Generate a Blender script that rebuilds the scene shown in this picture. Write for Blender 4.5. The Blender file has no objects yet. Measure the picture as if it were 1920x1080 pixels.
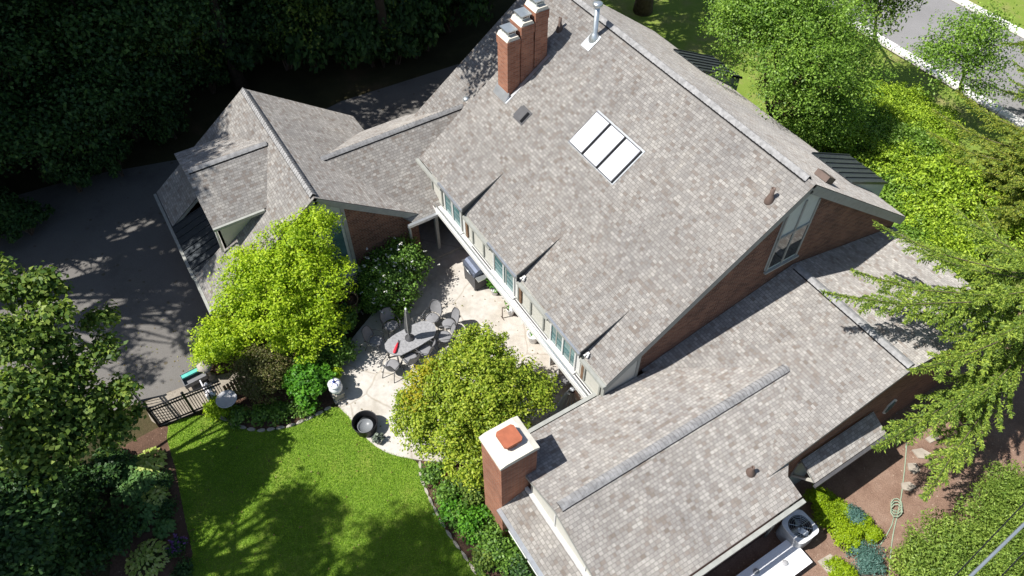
import bpy, math, random
import numpy as np
from mathutils import Vector, Matrix
C = bpy.context.scene.collection
rnd = random.Random(7); rng = np.random.default_rng(11)
R = math.radians
# ---------------------------------------------------------------- camera (world axes = the house's own axes)
H = 21.5; FPX = 1407.0                      # camera height, focal length in pixels of a 1920 wide picture
Zc = np.array([0, -1160, -1407.]); Zc /= np.linalg.norm(Zc)
Xc = np.array([1380, 1704, -1407.]); Xc /= np.linalg.norm(Xc); Xc -= Zc*Xc.dot(Zc); Xc /= np.linalg.norm(Xc)
Yc = np.cross(Zc, Xc); M = np.array([Xc, Yc, Zc])
cam = bpy.data.cameras.new('camera'); cam.sensor_width = 36; cam.lens = FPX/1920*36
cam.clip_start = .1; cam.clip_end = 3000
co = bpy.data.objects.new('camera', cam); C.objects.link(co)
rt, up, bk = M@np.array([1, 0, 0]), M@np.array([0, -1, 0]), M@np.array([0, 0, -1])
co.matrix_world = Matrix(((rt[0], up[0], bk[0], 0), (rt[1], up[1], bk[1], 0), (rt[2], up[2], bk[2], H), (0, 0, 0, 1)))
bpy.context.scene.camera = co
def at(px, py, z=0.):                        # point of height z seen at a pixel of the 1920 x 1080 photograph
    d = M@np.array([px-960, py-540, FPX]); t = (z-H)/d[2]
    return Vector((d[0]*t, d[1]*t, z))
# ---------------------------------------------------------------- light
SV = Vector((.19, .65, -1.0)).normalized()   # direction the sunlight travels
w = bpy.data.worlds.new('World'); bpy.context.scene.world = w; w.use_nodes = True
wn = w.node_tree.nodes; wn.clear()
sky = wn.new('ShaderNodeTexSky'); sky.sky_type = 'NISHITA'; sky.sun_disc = False
el = math.asin(-SV.z); sky.sun_elevation = el; sky.sun_rotation = math.atan2(-SV.x, -SV.y)
bg = wn.new('ShaderNodeBackground'); bg.inputs[1].default_value = .075
wo = wn.new('ShaderNodeOutputWorld'); w.node_tree.links.new(sky.outputs[0], bg.inputs[0]); w.node_tree.links.new(bg.outputs[0], wo.inputs[0])
sl = bpy.data.lights.new('sun', 'SUN'); sl.energy = 4.6; sl.angle = R(.5); sl.color = (1, .965, .91)
so = bpy.data.objects.new('sun', sl); C.objects.link(so); so.rotation_euler = SV.to_track_quat('-Z', 'Y').to_euler()
vs = bpy.context.scene.view_settings
bpy.context.scene.display_settings.display_device = 'sRGB'
vs.view_transform = 'Standard'; vs.look = 'None'; vs.exposure = .75; vs.gamma = 1
cy = bpy.context.scene.cycles
cy.max_bounces = 6; cy.diffuse_bounces = 3; cy.transparent_max_bounces = 6; cy.use_denoising = True
# ---------------------------------------------------------------- materials
class NT:
    def __init__(s, name):
        s.m = bpy.data.materials.new(name); s.m.use_nodes = True; s.t = s.m.node_tree; s.t.nodes.clear()
        s.out = s.n('ShaderNodeOutputMaterial')
    def n(s, ty, **kw):
        x = s.t.nodes.new(ty)
        for k, v in kw.items(): setattr(x, k, v)
        return x
    def l(s, a, b): s.t.links.new(a, b)
    def noise(s, vec, scale, detail=4, rough=.6):
        n = s.n('ShaderNodeTexNoise'); n.inputs['Scale'].default_value = scale; n.inputs['Detail'].default_value = detail
        n.inputs['Roughness'].default_value = rough
        if vec is not None: s.l(vec, n.inputs['Vector'])
        return n.outputs['Fac']
    def ramp(s, fac, stops, interp='LINEAR'):
        r = s.n('ShaderNodeValToRGB'); e = r.color_ramp.elements; r.color_ramp.interpolation = interp
        e[0].position, e[0].color = stops[0][0], (*stops[0][1], 1)
        e[1].position, e[1].color = stops[-1][0], (*stops[-1][1], 1)
        for p, c in stops[1:-1]:
            q = e.new(p); q.color = (*c, 1)
        s.l(fac, r.inputs[0]); return r.outputs[0]
    def mix(s, f, a, b, bl='MIX'):
        m = s.n('ShaderNodeMix', data_type='RGBA', blend_type=bl)
        for v, i in ((f, 0), (a, 6), (b, 7)):
            if hasattr(v, 'links'): s.l(v, m.inputs[i])
            elif i == 0: m.inputs[0].default_value = v
            else: m.inputs[i].default_value = (*v, 1)
        return m.outputs[2]
    def math(s, op, a, b):
        m = s.n('ShaderNodeMath', operation=op)
        for v, i in ((a, 0), (b, 1)):
            if hasattr(v, 'links'): s.l(v, m.inputs[i])
            else: m.inputs[i].default_value = v
        return m.outputs[0]
    def bsdf(s, col, rough=.8, metal=0., spec=.3, bump=None, bstr=.3, bdist=.02):
        b = s.n('ShaderNodeBsdfPrincipled'); b.inputs['Metallic'].default_value = metal
        b.inputs['Specular IOR Level'].default_value = spec
        if hasattr(rough, 'links'): s.l(rough, b.inputs['Roughness'])
        else: b.inputs['Roughness'].default_value = rough
        if hasattr(col, 'links'): s.l(col, b.inputs['Base Color'])
        else: b.inputs['Base Color'].default_value = (*col, 1)
        if bump is not None:
            u = s.n('ShaderNodeBump'); u.inputs['Strength'].default_value = bstr; u.inputs['Distance'].default_value = bdist
            s.l(bump, u.inputs['Height']); s.l(u.outputs[0], b.inputs['Normal'])
        s.l(b.outputs[0], s.out.inputs[0]); return s.m
    def pos(s): return s.n('ShaderNodeNewGeometry').outputs['Position']
    def obj(s): return s.n('ShaderNodeTexCoord').outputs['Object']
def plain(name, col, rough=.7, metal=0., spec=.3, var=.12, sc=6.):
    t = NT(name); f = t.noise(t.obj(), sc, 5)
    a = tuple(max(0, c*(1-var)) for c in col); b = tuple(min(1, c*(1+var)) for c in col)
    return t.bsdf(t.ramp(f, [(.3, a), (.7, b)]), rough, metal, spec, bump=f, bstr=.08)
def shingle_mat(name, tint=(1, 1, 1)):
    t = NT(name); uv = t.n('ShaderNodeTexCoord').outputs['UV']
    def brick(wd, off, freq, sq):
        b = t.n('ShaderNodeTexBrick'); b.offset = off; b.offset_frequency = freq; b.squash = sq; b.squash_frequency = 3
        t.l(uv, b.inputs['Vector']); b.inputs['Scale'].default_value = 1; b.inputs['Brick Width'].default_value = wd
        b.inputs['Row Height'].default_value = .098; b.inputs['Mortar Size'].default_value = .007; b.inputs['Mortar Smooth'].default_value = .25
        b.inputs['Color1'].default_value = (0, 0, 0, 1); b.inputs['Color2'].default_value = (1, 1, 1, 1); b.inputs['Mortar'].default_value = (.45, .45, .45, 1)
        return b
    b1, b2 = brick(.125, .5, 2, 1.25), brick(.21, .37, 2, .8)
    v = t.mix(.42, b1.outputs[0], b2.outputs[0])
    T = lambda c: tuple(x*y for x, y in zip(c, tint))
    col = t.ramp(v, [(.0, T((.155, .135, .122))), (.2, T((.20, .18, .166))), (.36, T((.215, .21, .206))), (.55, T((.245, .238, .23))), (.76, T((.285, .279, .27))), (1., T((.33, .322, .31)))])
    big = t.noise(uv, .35, 4); col = t.mix(1., col, t.ramp(big, [(.3, (.85, .85, .86)), (.7, (1.08, 1.07, 1.05))]), 'MULTIPLY')
    mp = t.n('ShaderNodeMapping'); mp.inputs['Scale'].default_value = (2.6, .22, 1); t.l(uv, mp.inputs[0]); stq = t.noise(mp.outputs[0], 1., 4)
    col = t.mix(.8, col, t.ramp(stq, [(.32, (.88, .87, .86)), (.55, (1.02, 1.02, 1.02)), (.75, (1.06, 1.04, 1.0))]), 'MULTIPLY')
    gr = t.noise(uv, 60, 3); col = t.mix(.6, col, t.ramp(gr, [(.35, (.75, .75, .75)), (.65, (1.2, 1.2, 1.2))]), 'MULTIPLY')
    col = t.mix(t.math('MULTIPLY', b1.outputs['Fac'], .55), col, T((.07, .065, .06)))
    hgt = t.math('ADD', t.math('MULTIPLY', b1.outputs['Fac'], -1.), t.math('MULTIPLY', v, .6))
    m = t.bsdf(col, .93, 0, .2, bump=hgt, bstr=.4, bdist=.015); t.t.nodes['Principled BSDF'].inputs['Diffuse Roughness'].default_value = 1.; return m
def brick_mat(name, a, b, mort):
    t = NT(name); p = t.pos(); s = t.n('ShaderNodeSeparateXYZ'); t.l(p, s.inputs[0])
    c = t.n('ShaderNodeCombineXYZ'); t.l(t.math('ADD', s.outputs[0], s.outputs[1]), c.inputs[0]); t.l(s.outputs[2], c.inputs[1])
    k = t.n('ShaderNodeTexBrick'); t.l(c.outputs[0], k.inputs['Vector']); k.inputs['Scale'].default_value = 1
    k.inputs['Brick Width'].default_value = .215; k.inputs['Row Height'].default_value = .075; k.inputs['Mortar Size'].default_value = .006
    k.inputs['Color1'].default_value = (*a, 1); k.inputs['Color2'].default_value = (*b, 1); k.inputs['Mortar'].default_value = (*mort, 1)
    n = t.noise(p, 1.3, 5); col = t.mix(.8, k.outputs[0], t.ramp(n, [(.3, (.72, .72, .75)), (.7, (1.2, 1.15, 1.1))]), 'MULTIPLY')
    return t.bsdf(col, .9, 0, .2, bump=k.outputs['Fac'], bstr=-.4, bdist=.01)
def ground_mat(name, stops, sc, fine=40., bstr=.5, speck=None, fc=.7):
    t = NT(name); p = t.pos(); a = t.noise(p, sc, 6, .65); f = t.noise(p, fine, 4, .7)
    col = t.mix(fc, t.ramp(a, stops), t.ramp(f, [(.3, (.6, .6, .6)), (.7, (1.35, 1.35, 1.35))]), 'MULTIPLY')
    if speck:
        v = t.n('ShaderNodeTexVoronoi'); v.inputs['Scale'].default_value = speck[0]; t.l(p, v.inputs['Vector'])
        v2 = t.noise(p, 3.5, 3)
        msk = t.math('MULTIPLY', t.ramp(v.outputs['Distance'], [(.10, (1, 1, 1)), (.2, (0, 0, 0))]), t.ramp(v2, [(.45, (0, 0, 0)), (.6, (1, 1, 1))]))
        col = t.mix(msk, col, speck[1])
    return t.bsdf(col, .95, 0, .15, bump=f, bstr=bstr, bdist=.03)
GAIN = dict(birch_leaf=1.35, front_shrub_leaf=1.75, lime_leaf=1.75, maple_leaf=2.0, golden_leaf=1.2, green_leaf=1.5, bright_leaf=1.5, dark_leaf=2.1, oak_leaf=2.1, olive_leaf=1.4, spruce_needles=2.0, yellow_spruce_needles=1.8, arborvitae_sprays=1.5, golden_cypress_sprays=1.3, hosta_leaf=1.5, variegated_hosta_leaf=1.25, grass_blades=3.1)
def leaf_mat(name, stops, trans=.35, gloss=.25, rough=.5):
    gq = GAIN.get(name, 1.); stops = [(a, tuple(min(.85, c*gq) for c in b)) for a, b in stops]
    t = NT(name); g = t.n('ShaderNodeNewGeometry'); col = t.ramp(g.outputs['Random Per Island'], stops)
    n = t.noise(g.outputs['Position'], .8, 3); col = t.mix(.6, col, t.ramp(n, [(.3, (.7, .78, .8)), (.7, (1.25, 1.18, 1.1))]), 'MULTIPLY')
    b = t.n('ShaderNodeBsdfPrincipled'); t.l(col, b.inputs['Base Color']); b.inputs['Roughness'].default_value = rough
    b.inputs['Specular IOR Level'].default_value = gloss
    tr = t.n('ShaderNodeBsdfTranslucent'); t.l(t.mix(1., col, (1.15, 1.2, .5), 'MULTIPLY'), tr.inputs[0])
    m = t.n('ShaderNodeMixShader'); m.inputs[0].default_value = trans
    t.l(b.outputs[0], m.inputs[1]); t.l(tr.outputs[0], m.inputs[2]); t.l(m.outputs[0], t.out.inputs[0]); return t.m
def glass_mat(name, col, rough=.04, spec=.9):
    t = NT(name); f = t.noise(t.pos(), 1.7, 2)
    a = tuple(c*.6 for c in col)
    return t.bsdf(t.ramp(f, [(.35, a), (.65, col)]), rough, 0, spec)
SH = shingle_mat('roof_shingle', (1.25, 1.225, 1.19))
CAPM = plain('ridge_shingle', (.26, .258, .258), .93, spec=.2, var=.3, sc=7)
FAS = plain('fascia_paint', (.30, .305, .28), .6)
CREAM = plain('cream_siding', (.50, .49, .44), .6, var=.05)
GREYP = plain('grey_green_siding', (.50, .54, .50), .6, var=.05)
WHITE = plain('white_paint', (.60, .60, .585), .5, var=.04)
WHITEC = plain('chimney_cement', (.58, .55, .475), .85, var=.14, sc=4)
BRK = brick_mat('red_brick', (.115, .055, .038), (.215, .105, .068), (.25, .20, .165))
BRK2 = brick_mat('chimney_brick', (.25, .10, .062), (.36, .165, .105), (.27, .21, .17))
METAL = plain('dark_standing_seam', (.075, .085, .095), .45, .6, .5, var=.1)
ZINC = plain('zinc_flashing', (.48, .50, .52), .4, .7, .5)
GALV = plain('galvanised_steel', (.62, .66, .67), .35, .8, .5, var=.08)
BLACK = plain('black_iron', (.02, .02, .022), .5, .3)
DGREY = plain('dark_grey_plastic', (.07, .07, .075), .55)
BROWN = plain('brown_vent', (.12, .085, .07), .6)
TERRA = plain('terracotta', (.33, .105, .055), .75, var=.15)
GLASS = glass_mat('window_glass', (.10, .21, .215))
GLASSD = glass_mat('dark_glass', (.03, .045, .045), .03, 1.)
SKYG = plain('white_skylight_dome', (.72, .75, .82), .2, 0, .7, var=.04, sc=1.5)
STONE = plain('pale_edging_stone', (.36, .33, .28), .9, var=.3, sc=5)
FLAG = plain('flagstone', (.34, .30, .25), .9, var=.2, sc=4)
BARK = plain('tree_bark', (.12, .09, .065), .95, var=.4, sc=8)
BARKL = plain('pale_bark', (.27, .235, .19), .95, var=.3, sc=8)
TEAL = plain('teal_plastic', (.10, .42, .37), .5)
RED = plain('red_fabric', (.62, .03, .05), .6)
TABLE = plain('stone_tabletop', (.25, .25, .26), .55, var=.25, sc=14)
FRAME = plain('pewter_frame', (.10, .10, .105), .45, .4)
SLING = plain('grey_sling_fabric', (.21, .21, .22), .8)
POTW = plain('white_glaze', (.74, .75, .77), .25, 0, .5)
BLUE = plain('blue_glaze', (.05, .07, .26), .25, 0, .5)
WATER = glass_mat('tub_water', (.10, .11, .12), .08, .7)
WOOD = plain('weathered_wood', (.19, .115, .07), .85, var=.3)
CONC = ground_mat('patio_concrete', [(.3, (.42, .392, .35)), (.55, (.465, .44, .40)), (.75, (.485, .46, .42))], .6, 6, .12, fc=.35)
t_ = CONC.node_tree; n_ = t_.nodes; b_ = n_['Principled BSDF']; src = b_.inputs['Base Color'].links[0].from_socket
g_ = n_.new('ShaderNodeNewGeometry'); ns_ = n_.new('ShaderNodeTexNoise'); ns_.inputs['Scale'].default_value = .9; ns_.inputs['Detail'].default_value = 5
ad_ = n_.new('ShaderNodeMix'); ad_.data_type = 'RGBA'; ad_.inputs[0].default_value = .22; t_.links.new(g_.outputs['Position'], ad_.inputs[6]); t_.links.new(g_.outputs['Position'], ns_.inputs['Vector']); t_.links.new(ns_.outputs['Color'], ad_.inputs[7])
vo_ = n_.new('ShaderNodeTexVoronoi'); vo_.feature = 'DISTANCE_TO_EDGE'; vo_.inputs['Scale'].default_value = .42; t_.links.new(ad_.outputs[2], vo_.inputs['Vector'])
r_ = n_.new('ShaderNodeValToRGB'); r_.color_ramp.elements[0].color = (.74, .71, .66, 1); r_.color_ramp.elements[1].position = .012; r_.color_ramp.elements[1].color = (1, 1, 1, 1); t_.links.new(vo_.outputs['Distance'], r_.inputs[0])
n2_ = n_.new('ShaderNodeTexNoise'); n2_.inputs['Scale'].default_value = 1.1; n2_.inputs['Detail'].default_value = 6; t_.links.new(g_.outputs['Position'], n2_.inputs['Vector'])
r2_ = n_.new('ShaderNodeValToRGB'); r2_.color_ramp.elements[0].position = .36; r2_.color_ramp.elements[0].color = (.88, .86, .83, 1); r2_.color_ramp.elements[1].position = .52; r2_.color_ramp.elements[1].color = (1.03, 1.03, 1.04, 1); t_.links.new(n2_.outputs['Fac'], r2_.inputs[0])
for q_ in (r_, r2_):
    m_ = n_.new('ShaderNodeMix'); m_.data_type = 'RGBA'; m_.blend_type = 'MULTIPLY'; m_.inputs[0].default_value = 1; t_.links.new(src, m_.inputs[6]); t_.links.new(q_.outputs[0], m_.inputs[7]); src = m_.outputs[2]
t_.links.new(src, b_.inputs['Base Color'])
PAVE = ground_mat('paver_strip', [(.3, (.22, .19, .155)), (.7, (.33, .295, .245))], 1.5, 26, .3)
ASPH = ground_mat('asphalt', [(.25, (.105, .099, .094)), (.45, (.145, .137, .128)), (.6, (.155, .147, .138)), (.8, (.18, .17, .158))], .55, 30, .3, (2.2, (.10, .085, .06)), .45)
ROADM = ground_mat('road_asphalt', [(.3, (.20, .195, .195)), (.7, (.245, .24, .24))], .3, 60, .2)
KERB = plain('kerb_concrete', (.68, .66, .64), .85, var=.08)
GRASS = ground_mat('lawn_soil', [(.3, (.115, .195, .022)), (.5, (.16, .25, .032)), (.72, (.23, .285, .05))], .9, 45, .8)
VERGE = ground_mat('verge_grass', [(.25, (.13, .20, .03)), (.5, (.17, .235, .04)), (.75, (.26, .22, .10))], .7, 40, .6)
MULCH = ground_mat('bark_mulch', [(.25, (.155, .092, .066)), (.5, (.25, .162, .12)), (.75, (.31, .215, .165))], 1.1, 38, 1., (7., (.46, .36, .28)))
SOIL = ground_mat('garden_soil', [(.3, (.07, .042, .03)), (.7, (.15, .09, .062))], 1.4, 34, 1., (9., (.30, .2, .15)))
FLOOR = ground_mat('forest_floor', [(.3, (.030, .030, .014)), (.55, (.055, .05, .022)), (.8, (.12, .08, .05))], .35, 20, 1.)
L = lambda *c: [((i+.0)/(len(c)-1), x) for i, x in enumerate(c)]
LIME = leaf_mat('lime_leaf', L((.10, .17, .006), (.17, .25, .01), (.23, .31, .014), (.29, .36, .03)), .4)
MAPLE = leaf_mat('maple_leaf', L((.06, .10, .008), (.11, .155, .012), (.17, .21, .02), (.23, .26, .035)), .35)
GOLD = leaf_mat('golden_leaf', L((.26, .24, .015), (.34, .30, .02)), .35)
GREEN = leaf_mat('green_leaf', L((.03, .07, .012), (.06, .125, .018), (.10, .19, .025), (.15, .25, .05)), .35, .4)
BRIGHT = leaf_mat('bright_leaf', L((.03, .10, .01), (.06, .17, .014), (.10, .24, .02)), .35)
BIRCH = leaf_mat('birch_leaf', L((.05, .10, .014), (.10, .19, .02), (.16, .27, .03), (.24, .36, .07)), .4, .4)
FRONT = leaf_mat('front_shrub_leaf', L((.05, .09, .008), (.12, .19, .012), (.20, .28, .02), (.28, .36, .05)), .35)
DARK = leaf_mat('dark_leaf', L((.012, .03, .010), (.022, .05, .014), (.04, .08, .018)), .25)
OAK = leaf_mat('oak_leaf', L((.02, .045, .010), (.046, .08, .014), (.078, .118, .02), (.12, .155, .032)), .35)
OLIVE = leaf_mat('olive_leaf', L((.04, .05, .014), (.075, .085, .022), (.11, .115, .035), (.12, .09, .05)), .3)
SPRU = leaf_mat('spruce_needles', L((.032, .06, .012), (.074, .116, .018), (.13, .178, .026), (.20, .25, .04)), .35, .25)
SPRU2 = leaf_mat('yellow_spruce_needles', L((.04, .075, .014), (.09, .13, .02), (.16, .19, .025), (.22, .23, .04)), .35, .3)
ARBOR = leaf_mat('arborvitae_sprays', L((.06, .11, .016), (.13, .19, .03), (.22, .30, .06)), .35)
DWARF = leaf_mat('golden_cypress_sprays', L((.12, .19, .006), (.19, .28, .008), (.25, .34, .012)), .35)
BSPR = leaf_mat('blue_spruce_needles', L((.04, .10, .085), (.08, .17, .145), (.14, .25, .22)), .2)
HOSTA = leaf_mat('hosta_leaf', L((.05, .11, .03), (.08, .16, .045), (.12, .2, .06)), .3)
HOSTV = leaf_mat('variegated_hosta_leaf', L((.20, .30, .05), (.36, .42, .10), (.5, .52, .2)), .3)
PETAL = leaf_mat('white_petals', L((.62, .62, .62), (.8, .8, .78)), .2)
PURP = leaf_mat('purple_petals', L((.10, .04, .16), (.22, .10, .32)), .3)
YELL = leaf_mat('yellow_petals', L((.6, .42, .01), (.75, .55, .02)), .2)
BLADE = leaf_mat('grass_blades', L((.042, .088, .008), (.074, .128, .012), (.122, .178, .018)), .3, .15, .7)
# ---------------------------------------------------------------- mesh helpers
def tag(o, label=None, cat=None, group=None, kind=None):
    for k, v in (('label', label), ('category', cat), ('group', group), ('kind', kind)):
        if v: o[k] = v
    return o
def empty(name, loc, label, cat, group=None, rz=0):
    o = bpy.data.objects.new(name, None); C.objects.link(o); o.location = loc; o.rotation_euler = (0, 0, rz)
    o.empty_display_size = .3
    return tag(o, label, cat, group)
class MB:
    def __init__(s): s.v = []; s.f = []; s.uv = []; s.mi = []; s.sm = []
    def add(s, vs, fs, mi=0, uvs=None, sm=False):
        b = len(s.v); s.v += [tuple(v) for v in vs]
        for i, f in enumerate(fs):
            s.f.append(tuple(b+k for k in f)); s.mi.append(mi); s.sm.append(sm)
            s.uv.append(uvs[i] if uvs else None)
        return s
    def box(s, x0, y0, z0, x1, y1, z1, mi=0):
        vs = [(x, y, z) for z in (z0, z1) for x, y in ((x0, y0), (x1, y0), (x1, y1), (x0, y1))]
        return s.add(vs, [(3, 2, 1, 0), (4, 5, 6, 7), (0, 1, 5, 4), (1, 2, 6, 5), (2, 3, 7, 6), (3, 0, 4, 7)], mi)
    def obox(s, c, ax, ay, az, sx, sy, sz, mi=0, bev=0):      # oriented box, half sizes
        c, ax, ay, az = Vector(c), Vector(ax).normalized(), Vector(ay).normalized(), Vector(az).normalized()
        vs = [c+ax*x*sx+ay*y*sy+az*z*sz for z in (-1, 1) for x, y in ((-1, -1), (1, -1), (1, 1), (-1, 1))]
        return s.add(vs, [(3, 2, 1, 0), (4, 5, 6, 7), (0, 1, 5, 4), (1, 2, 6, 5), (2, 3, 7, 6), (3, 0, 4, 7)], mi)
    def bar(s, a, b, wd, ht=None, mi=0):
        a, b = Vector(a), Vector(b); d = (b-a); u = Vector((0, 0, 1)) if abs(d.normalized().z) < .9 else Vector((1, 0, 0))
        x = d.cross(u).normalized(); y = x.cross(d).normalized()
        return s.obox((a+b)/2, d, x, y, d.length/2, wd/2, (ht or wd)/2, mi)
    def tube(s, pts, rad, n=6, mi=0, caps=True):
        pts = [Vector(p) for p in pts]; rr = rad if isinstance(rad, (list, tuple)) else [rad]*len(pts)
        vs = []; prev = None
        for i, p in enumerate(pts):
            d = (pts[min(i+1, len(pts)-1)]-pts[max(i-1, 0)]).normalized()
            if prev is None:
                u = Vector((0, 0, 1)) if abs(d.z) < .9 else Vector((1, 0, 0)); x = d.cross(u).normalized()
            else: x = (prev-d*prev.dot(d)).normalized()
            prev = x; y = d.cross(x)
            vs += [p+(x*math.cos(2*math.pi*k/n)+y*math.sin(2*math.pi*k/n))*rr[i] for k in range(n)]
        fs = [(i*n+k, i*n+(k+1) % n, (i+1)*n+(k+1) % n, (i+1)*n+k) for i in range(len(pts)-1) for k in range(n)]
        if caps: fs += [tuple(range(n-1, -1, -1)), tuple((len(pts)-1)*n+k for k in range(n))]
        return s.add(vs, fs, mi, None, n > 5)
    def lathe(s, c, prof, n=20, mi=0, sx=1, sy=1, wob=0):
        c = Vector(c); vs = []; ph = rnd.random()*6
        for r, z in prof:
            vs += [c+Vector((r*sx*math.cos(2*math.pi*k/n)*(1+wob*math.sin(3*2*math.pi*k/n+ph)), r*sy*math.sin(2*math.pi*k/n), z)) for k in range(n)]
        fs = [(i*n+k, i*n+(k+1) % n, (i+1)*n+(k+1) % n, (i+1)*n+k) for i in range(len(prof)-1) for k in range(n)]
        if prof[0][0] > .001: fs.append(tuple(range(n-1, -1, -1)))
        if prof[-1][0] > .001: fs.append(tuple((len(prof)-1)*n+k for k in range(n)))
        return s.add(vs, fs, mi, None, True)
    def prism(s, poly, axis, a, b, mi=0):      # polygon in the two other axes, extruded along axis from a to b
        def P(q, t): return {'x': (t, q[0], q[1]), 'y': (q[0], t, q[1]), 'z': (q[0], q[1], t)}[axis]
        n = len(poly); vs = [P(q, a) for q in poly]+[P(q, b) for q in poly]
        fs = [tuple(range(n)), tuple(range(2*n-1, n-1, -1))]+[(i, n+i, n+(i+1) % n, (i+1) % n) for i in range(n)]
        return s.add(vs, fs, mi)
    def build(s, name, mats, parent=None, off=None, smooth=None):
        me = bpy.data.meshes.new(name); v = np.array(s.v, float)
        if off is not None: v = v-np.array(off)
        me.from_pydata(v.tolist(), [], s.f)
        for m in (mats if isinstance(mats, (list, tuple)) else [mats]): me.materials.append(m)
        for p, i, q in zip(me.polygons, s.mi, s.sm): p.material_index = i; p.use_smooth = q if smooth is None else smooth
        if any(u is not None for u in s.uv):
            lay = me.uv_layers.new(name='UVMap')
            for p, u in zip(me.polygons, s.uv):
                if u is not None:
                    for li, c in zip(p.loop_indices, u): lay.data[li].uv = c
        import bmesh
        bm = bmesh.new(); bm.from_mesh(me); bmesh.ops.recalc_face_normals(bm, faces=bm.faces); bm.to_mesh(me); bm.free()
        o = bpy.data.objects.new(name, me); C.objects.link(o)
        if parent is not None: o.parent = parent
        return o
def children(o): return [c for c in C.objects if c.parent == o]
def copy_tree(o, parent=None):
    c = o.copy(); C.objects.link(c)
    if parent is not None: c.parent = parent
    for ch in [k for k in o.children]: copy_tree(ch, c)
    return c
def sheet(name, pts, z, mat, parent=None, kind='structure', thick=0):
    mb = MB(); vs = [(p[0], p[1], z) for p in pts]
    if thick:
        n = len(vs); vs2 = [(x, y, z-thick) for x, y, z in vs]
        mb.add(vs+vs2, [tuple(range(n)), tuple(range(2*n-1, n-1, -1))]+[(i, (i+1) % n, n+(i+1) % n, n+i) for i in range(n)])
    else: mb.add(vs, [tuple(range(len(vs)))])
    o = mb.build(name, mat, parent)
    if kind: o['kind'] = kind
    return o
def smooth_poly(pts, k=3):                     # Catmull-Rom through pixel points
    out = []; n = len(pts)
    for i in range(n):
        p0, p1, p2, p3 = (np.array(pts[(i+j-1) % n], float) for j in range(4))
        for t in np.linspace(0, 1, k, endpoint=False):
            out.append(.5*((2*p1)+(-p0+p2)*t+(2*p0-5*p1+4*p2-p3)*t*t+(-p0+3*p1-3*p2+p3)*t**3))
    return out
def gpoly(px, z=0): return [at(*p, z) for p in px]
# ---------------------------------------------------------------- ground
mb = MB(); mb.add([(-400, -400, 0), (400, -400, 0), (400, 400, 0), (-400, 400, 0)], [(0, 1, 2, 3)])
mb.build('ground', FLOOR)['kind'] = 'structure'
sheet('driveway', gpoly([(-160, 420), (160, 330), (330, 300), (520, 250), (640, 190), (860, 120), (860, 330), (560, 420), (420, 600), (395, 715), (270, 752), (150, 790), (-100, 900)]), .006, ASPH)
sheet('front_yard', [(-20, 20.3), (3, 18), (14, 18), (14, 33.6), (-30, 33.6), (-30, 24)], .006, VERGE)
sheet('mulch_bed', [(-3.9, 3), (-3.2, 3), (4, 3), (8, 26), (-5, 26)], .010, MULCH)
road_a = at(1583, 47); 
sheet('road', [(-120, 34.3), (60, 34.3), (60, 40.3), (-120, 40.3)], .004, ROADM)
sheet('far_verge', [(-120, 40.7), (60, 40.7), (60, 70), (-120, 70)], .004, VERGE)
for y in (33.7, 40.35):
    mb = MB(); x = -60.
    while x < 30:
        mb.prism([(y, 0), (y, .13), (y+.06, .15), (y+.5, .14), (y+.58, .06), (y+.6, 0)], 'x', x, x+2.96); x += 3
    tag(mb.build('kerb', KERB), kind='structure')
bedpx = [(375, 720), (395, 600), (560, 480), (690, 560), (640, 640), (632, 690), (632, 752), (590, 782), (540, 800), (480, 806), (430, 792), (400, 770), (440, 700)]
sheet('planting_bed', gpoly(bedpx), .012, SOIL)
rbed = [(785, 862), (900, 850), (960, 900), (1010, 1000), (1080, 1140), (930, 1140), (895, 1080), (868, 1040), (830, 985), (800, 925), (787, 890)]
sheet('flower_bed', gpoly(rbed), .016, SOIL)
lawnpx = [(316, 800), (400, 778), (440, 799), (500, 808), (560, 797), (622, 765), (650, 775), (680, 815), (720, 846), (770, 860), (790, 880), (800, 925), (830, 985), (868, 1040), (935, 1150), (380, 1150), (362, 1040), (345, 960), (330, 880)]
lawnw = gpoly(smooth_poly(lawnpx, 3)); sheet('lawn', lawnw, .020, GRASS)
sheet('hosta_bed', gpoly([(225, 840), (300, 800), (318, 800), (332, 880), (348, 960), (364, 1040), (380, 1150), (200, 1150)]), .016, SOIL)
patpx = [(632, 755), (640, 700), (652, 650), (690, 600), (735, 545), (775, 500), (800, 455), (850, 420), (900, 370), (1180, 650), (1140, 800), (1000, 830), (910, 866), (830, 867), (770, 861), (720, 847), (680, 816), (652, 780)]
sheet('patio', gpoly(smooth_poly(patpx, 3)), .045, CONC, thick=.045)
sheet('porch_step', gpoly([(805, 490), (868, 460), (960, 440), (900, 330), (740, 420)], 0.15), .15, CONC, thick=.15)
sheet('paved_strip', gpoly([(268, 756), (388, 708), (480, 690), (492, 715), (420, 745), (365, 775), (300, 800), (285, 790)]), .022, PAVE)
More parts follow.
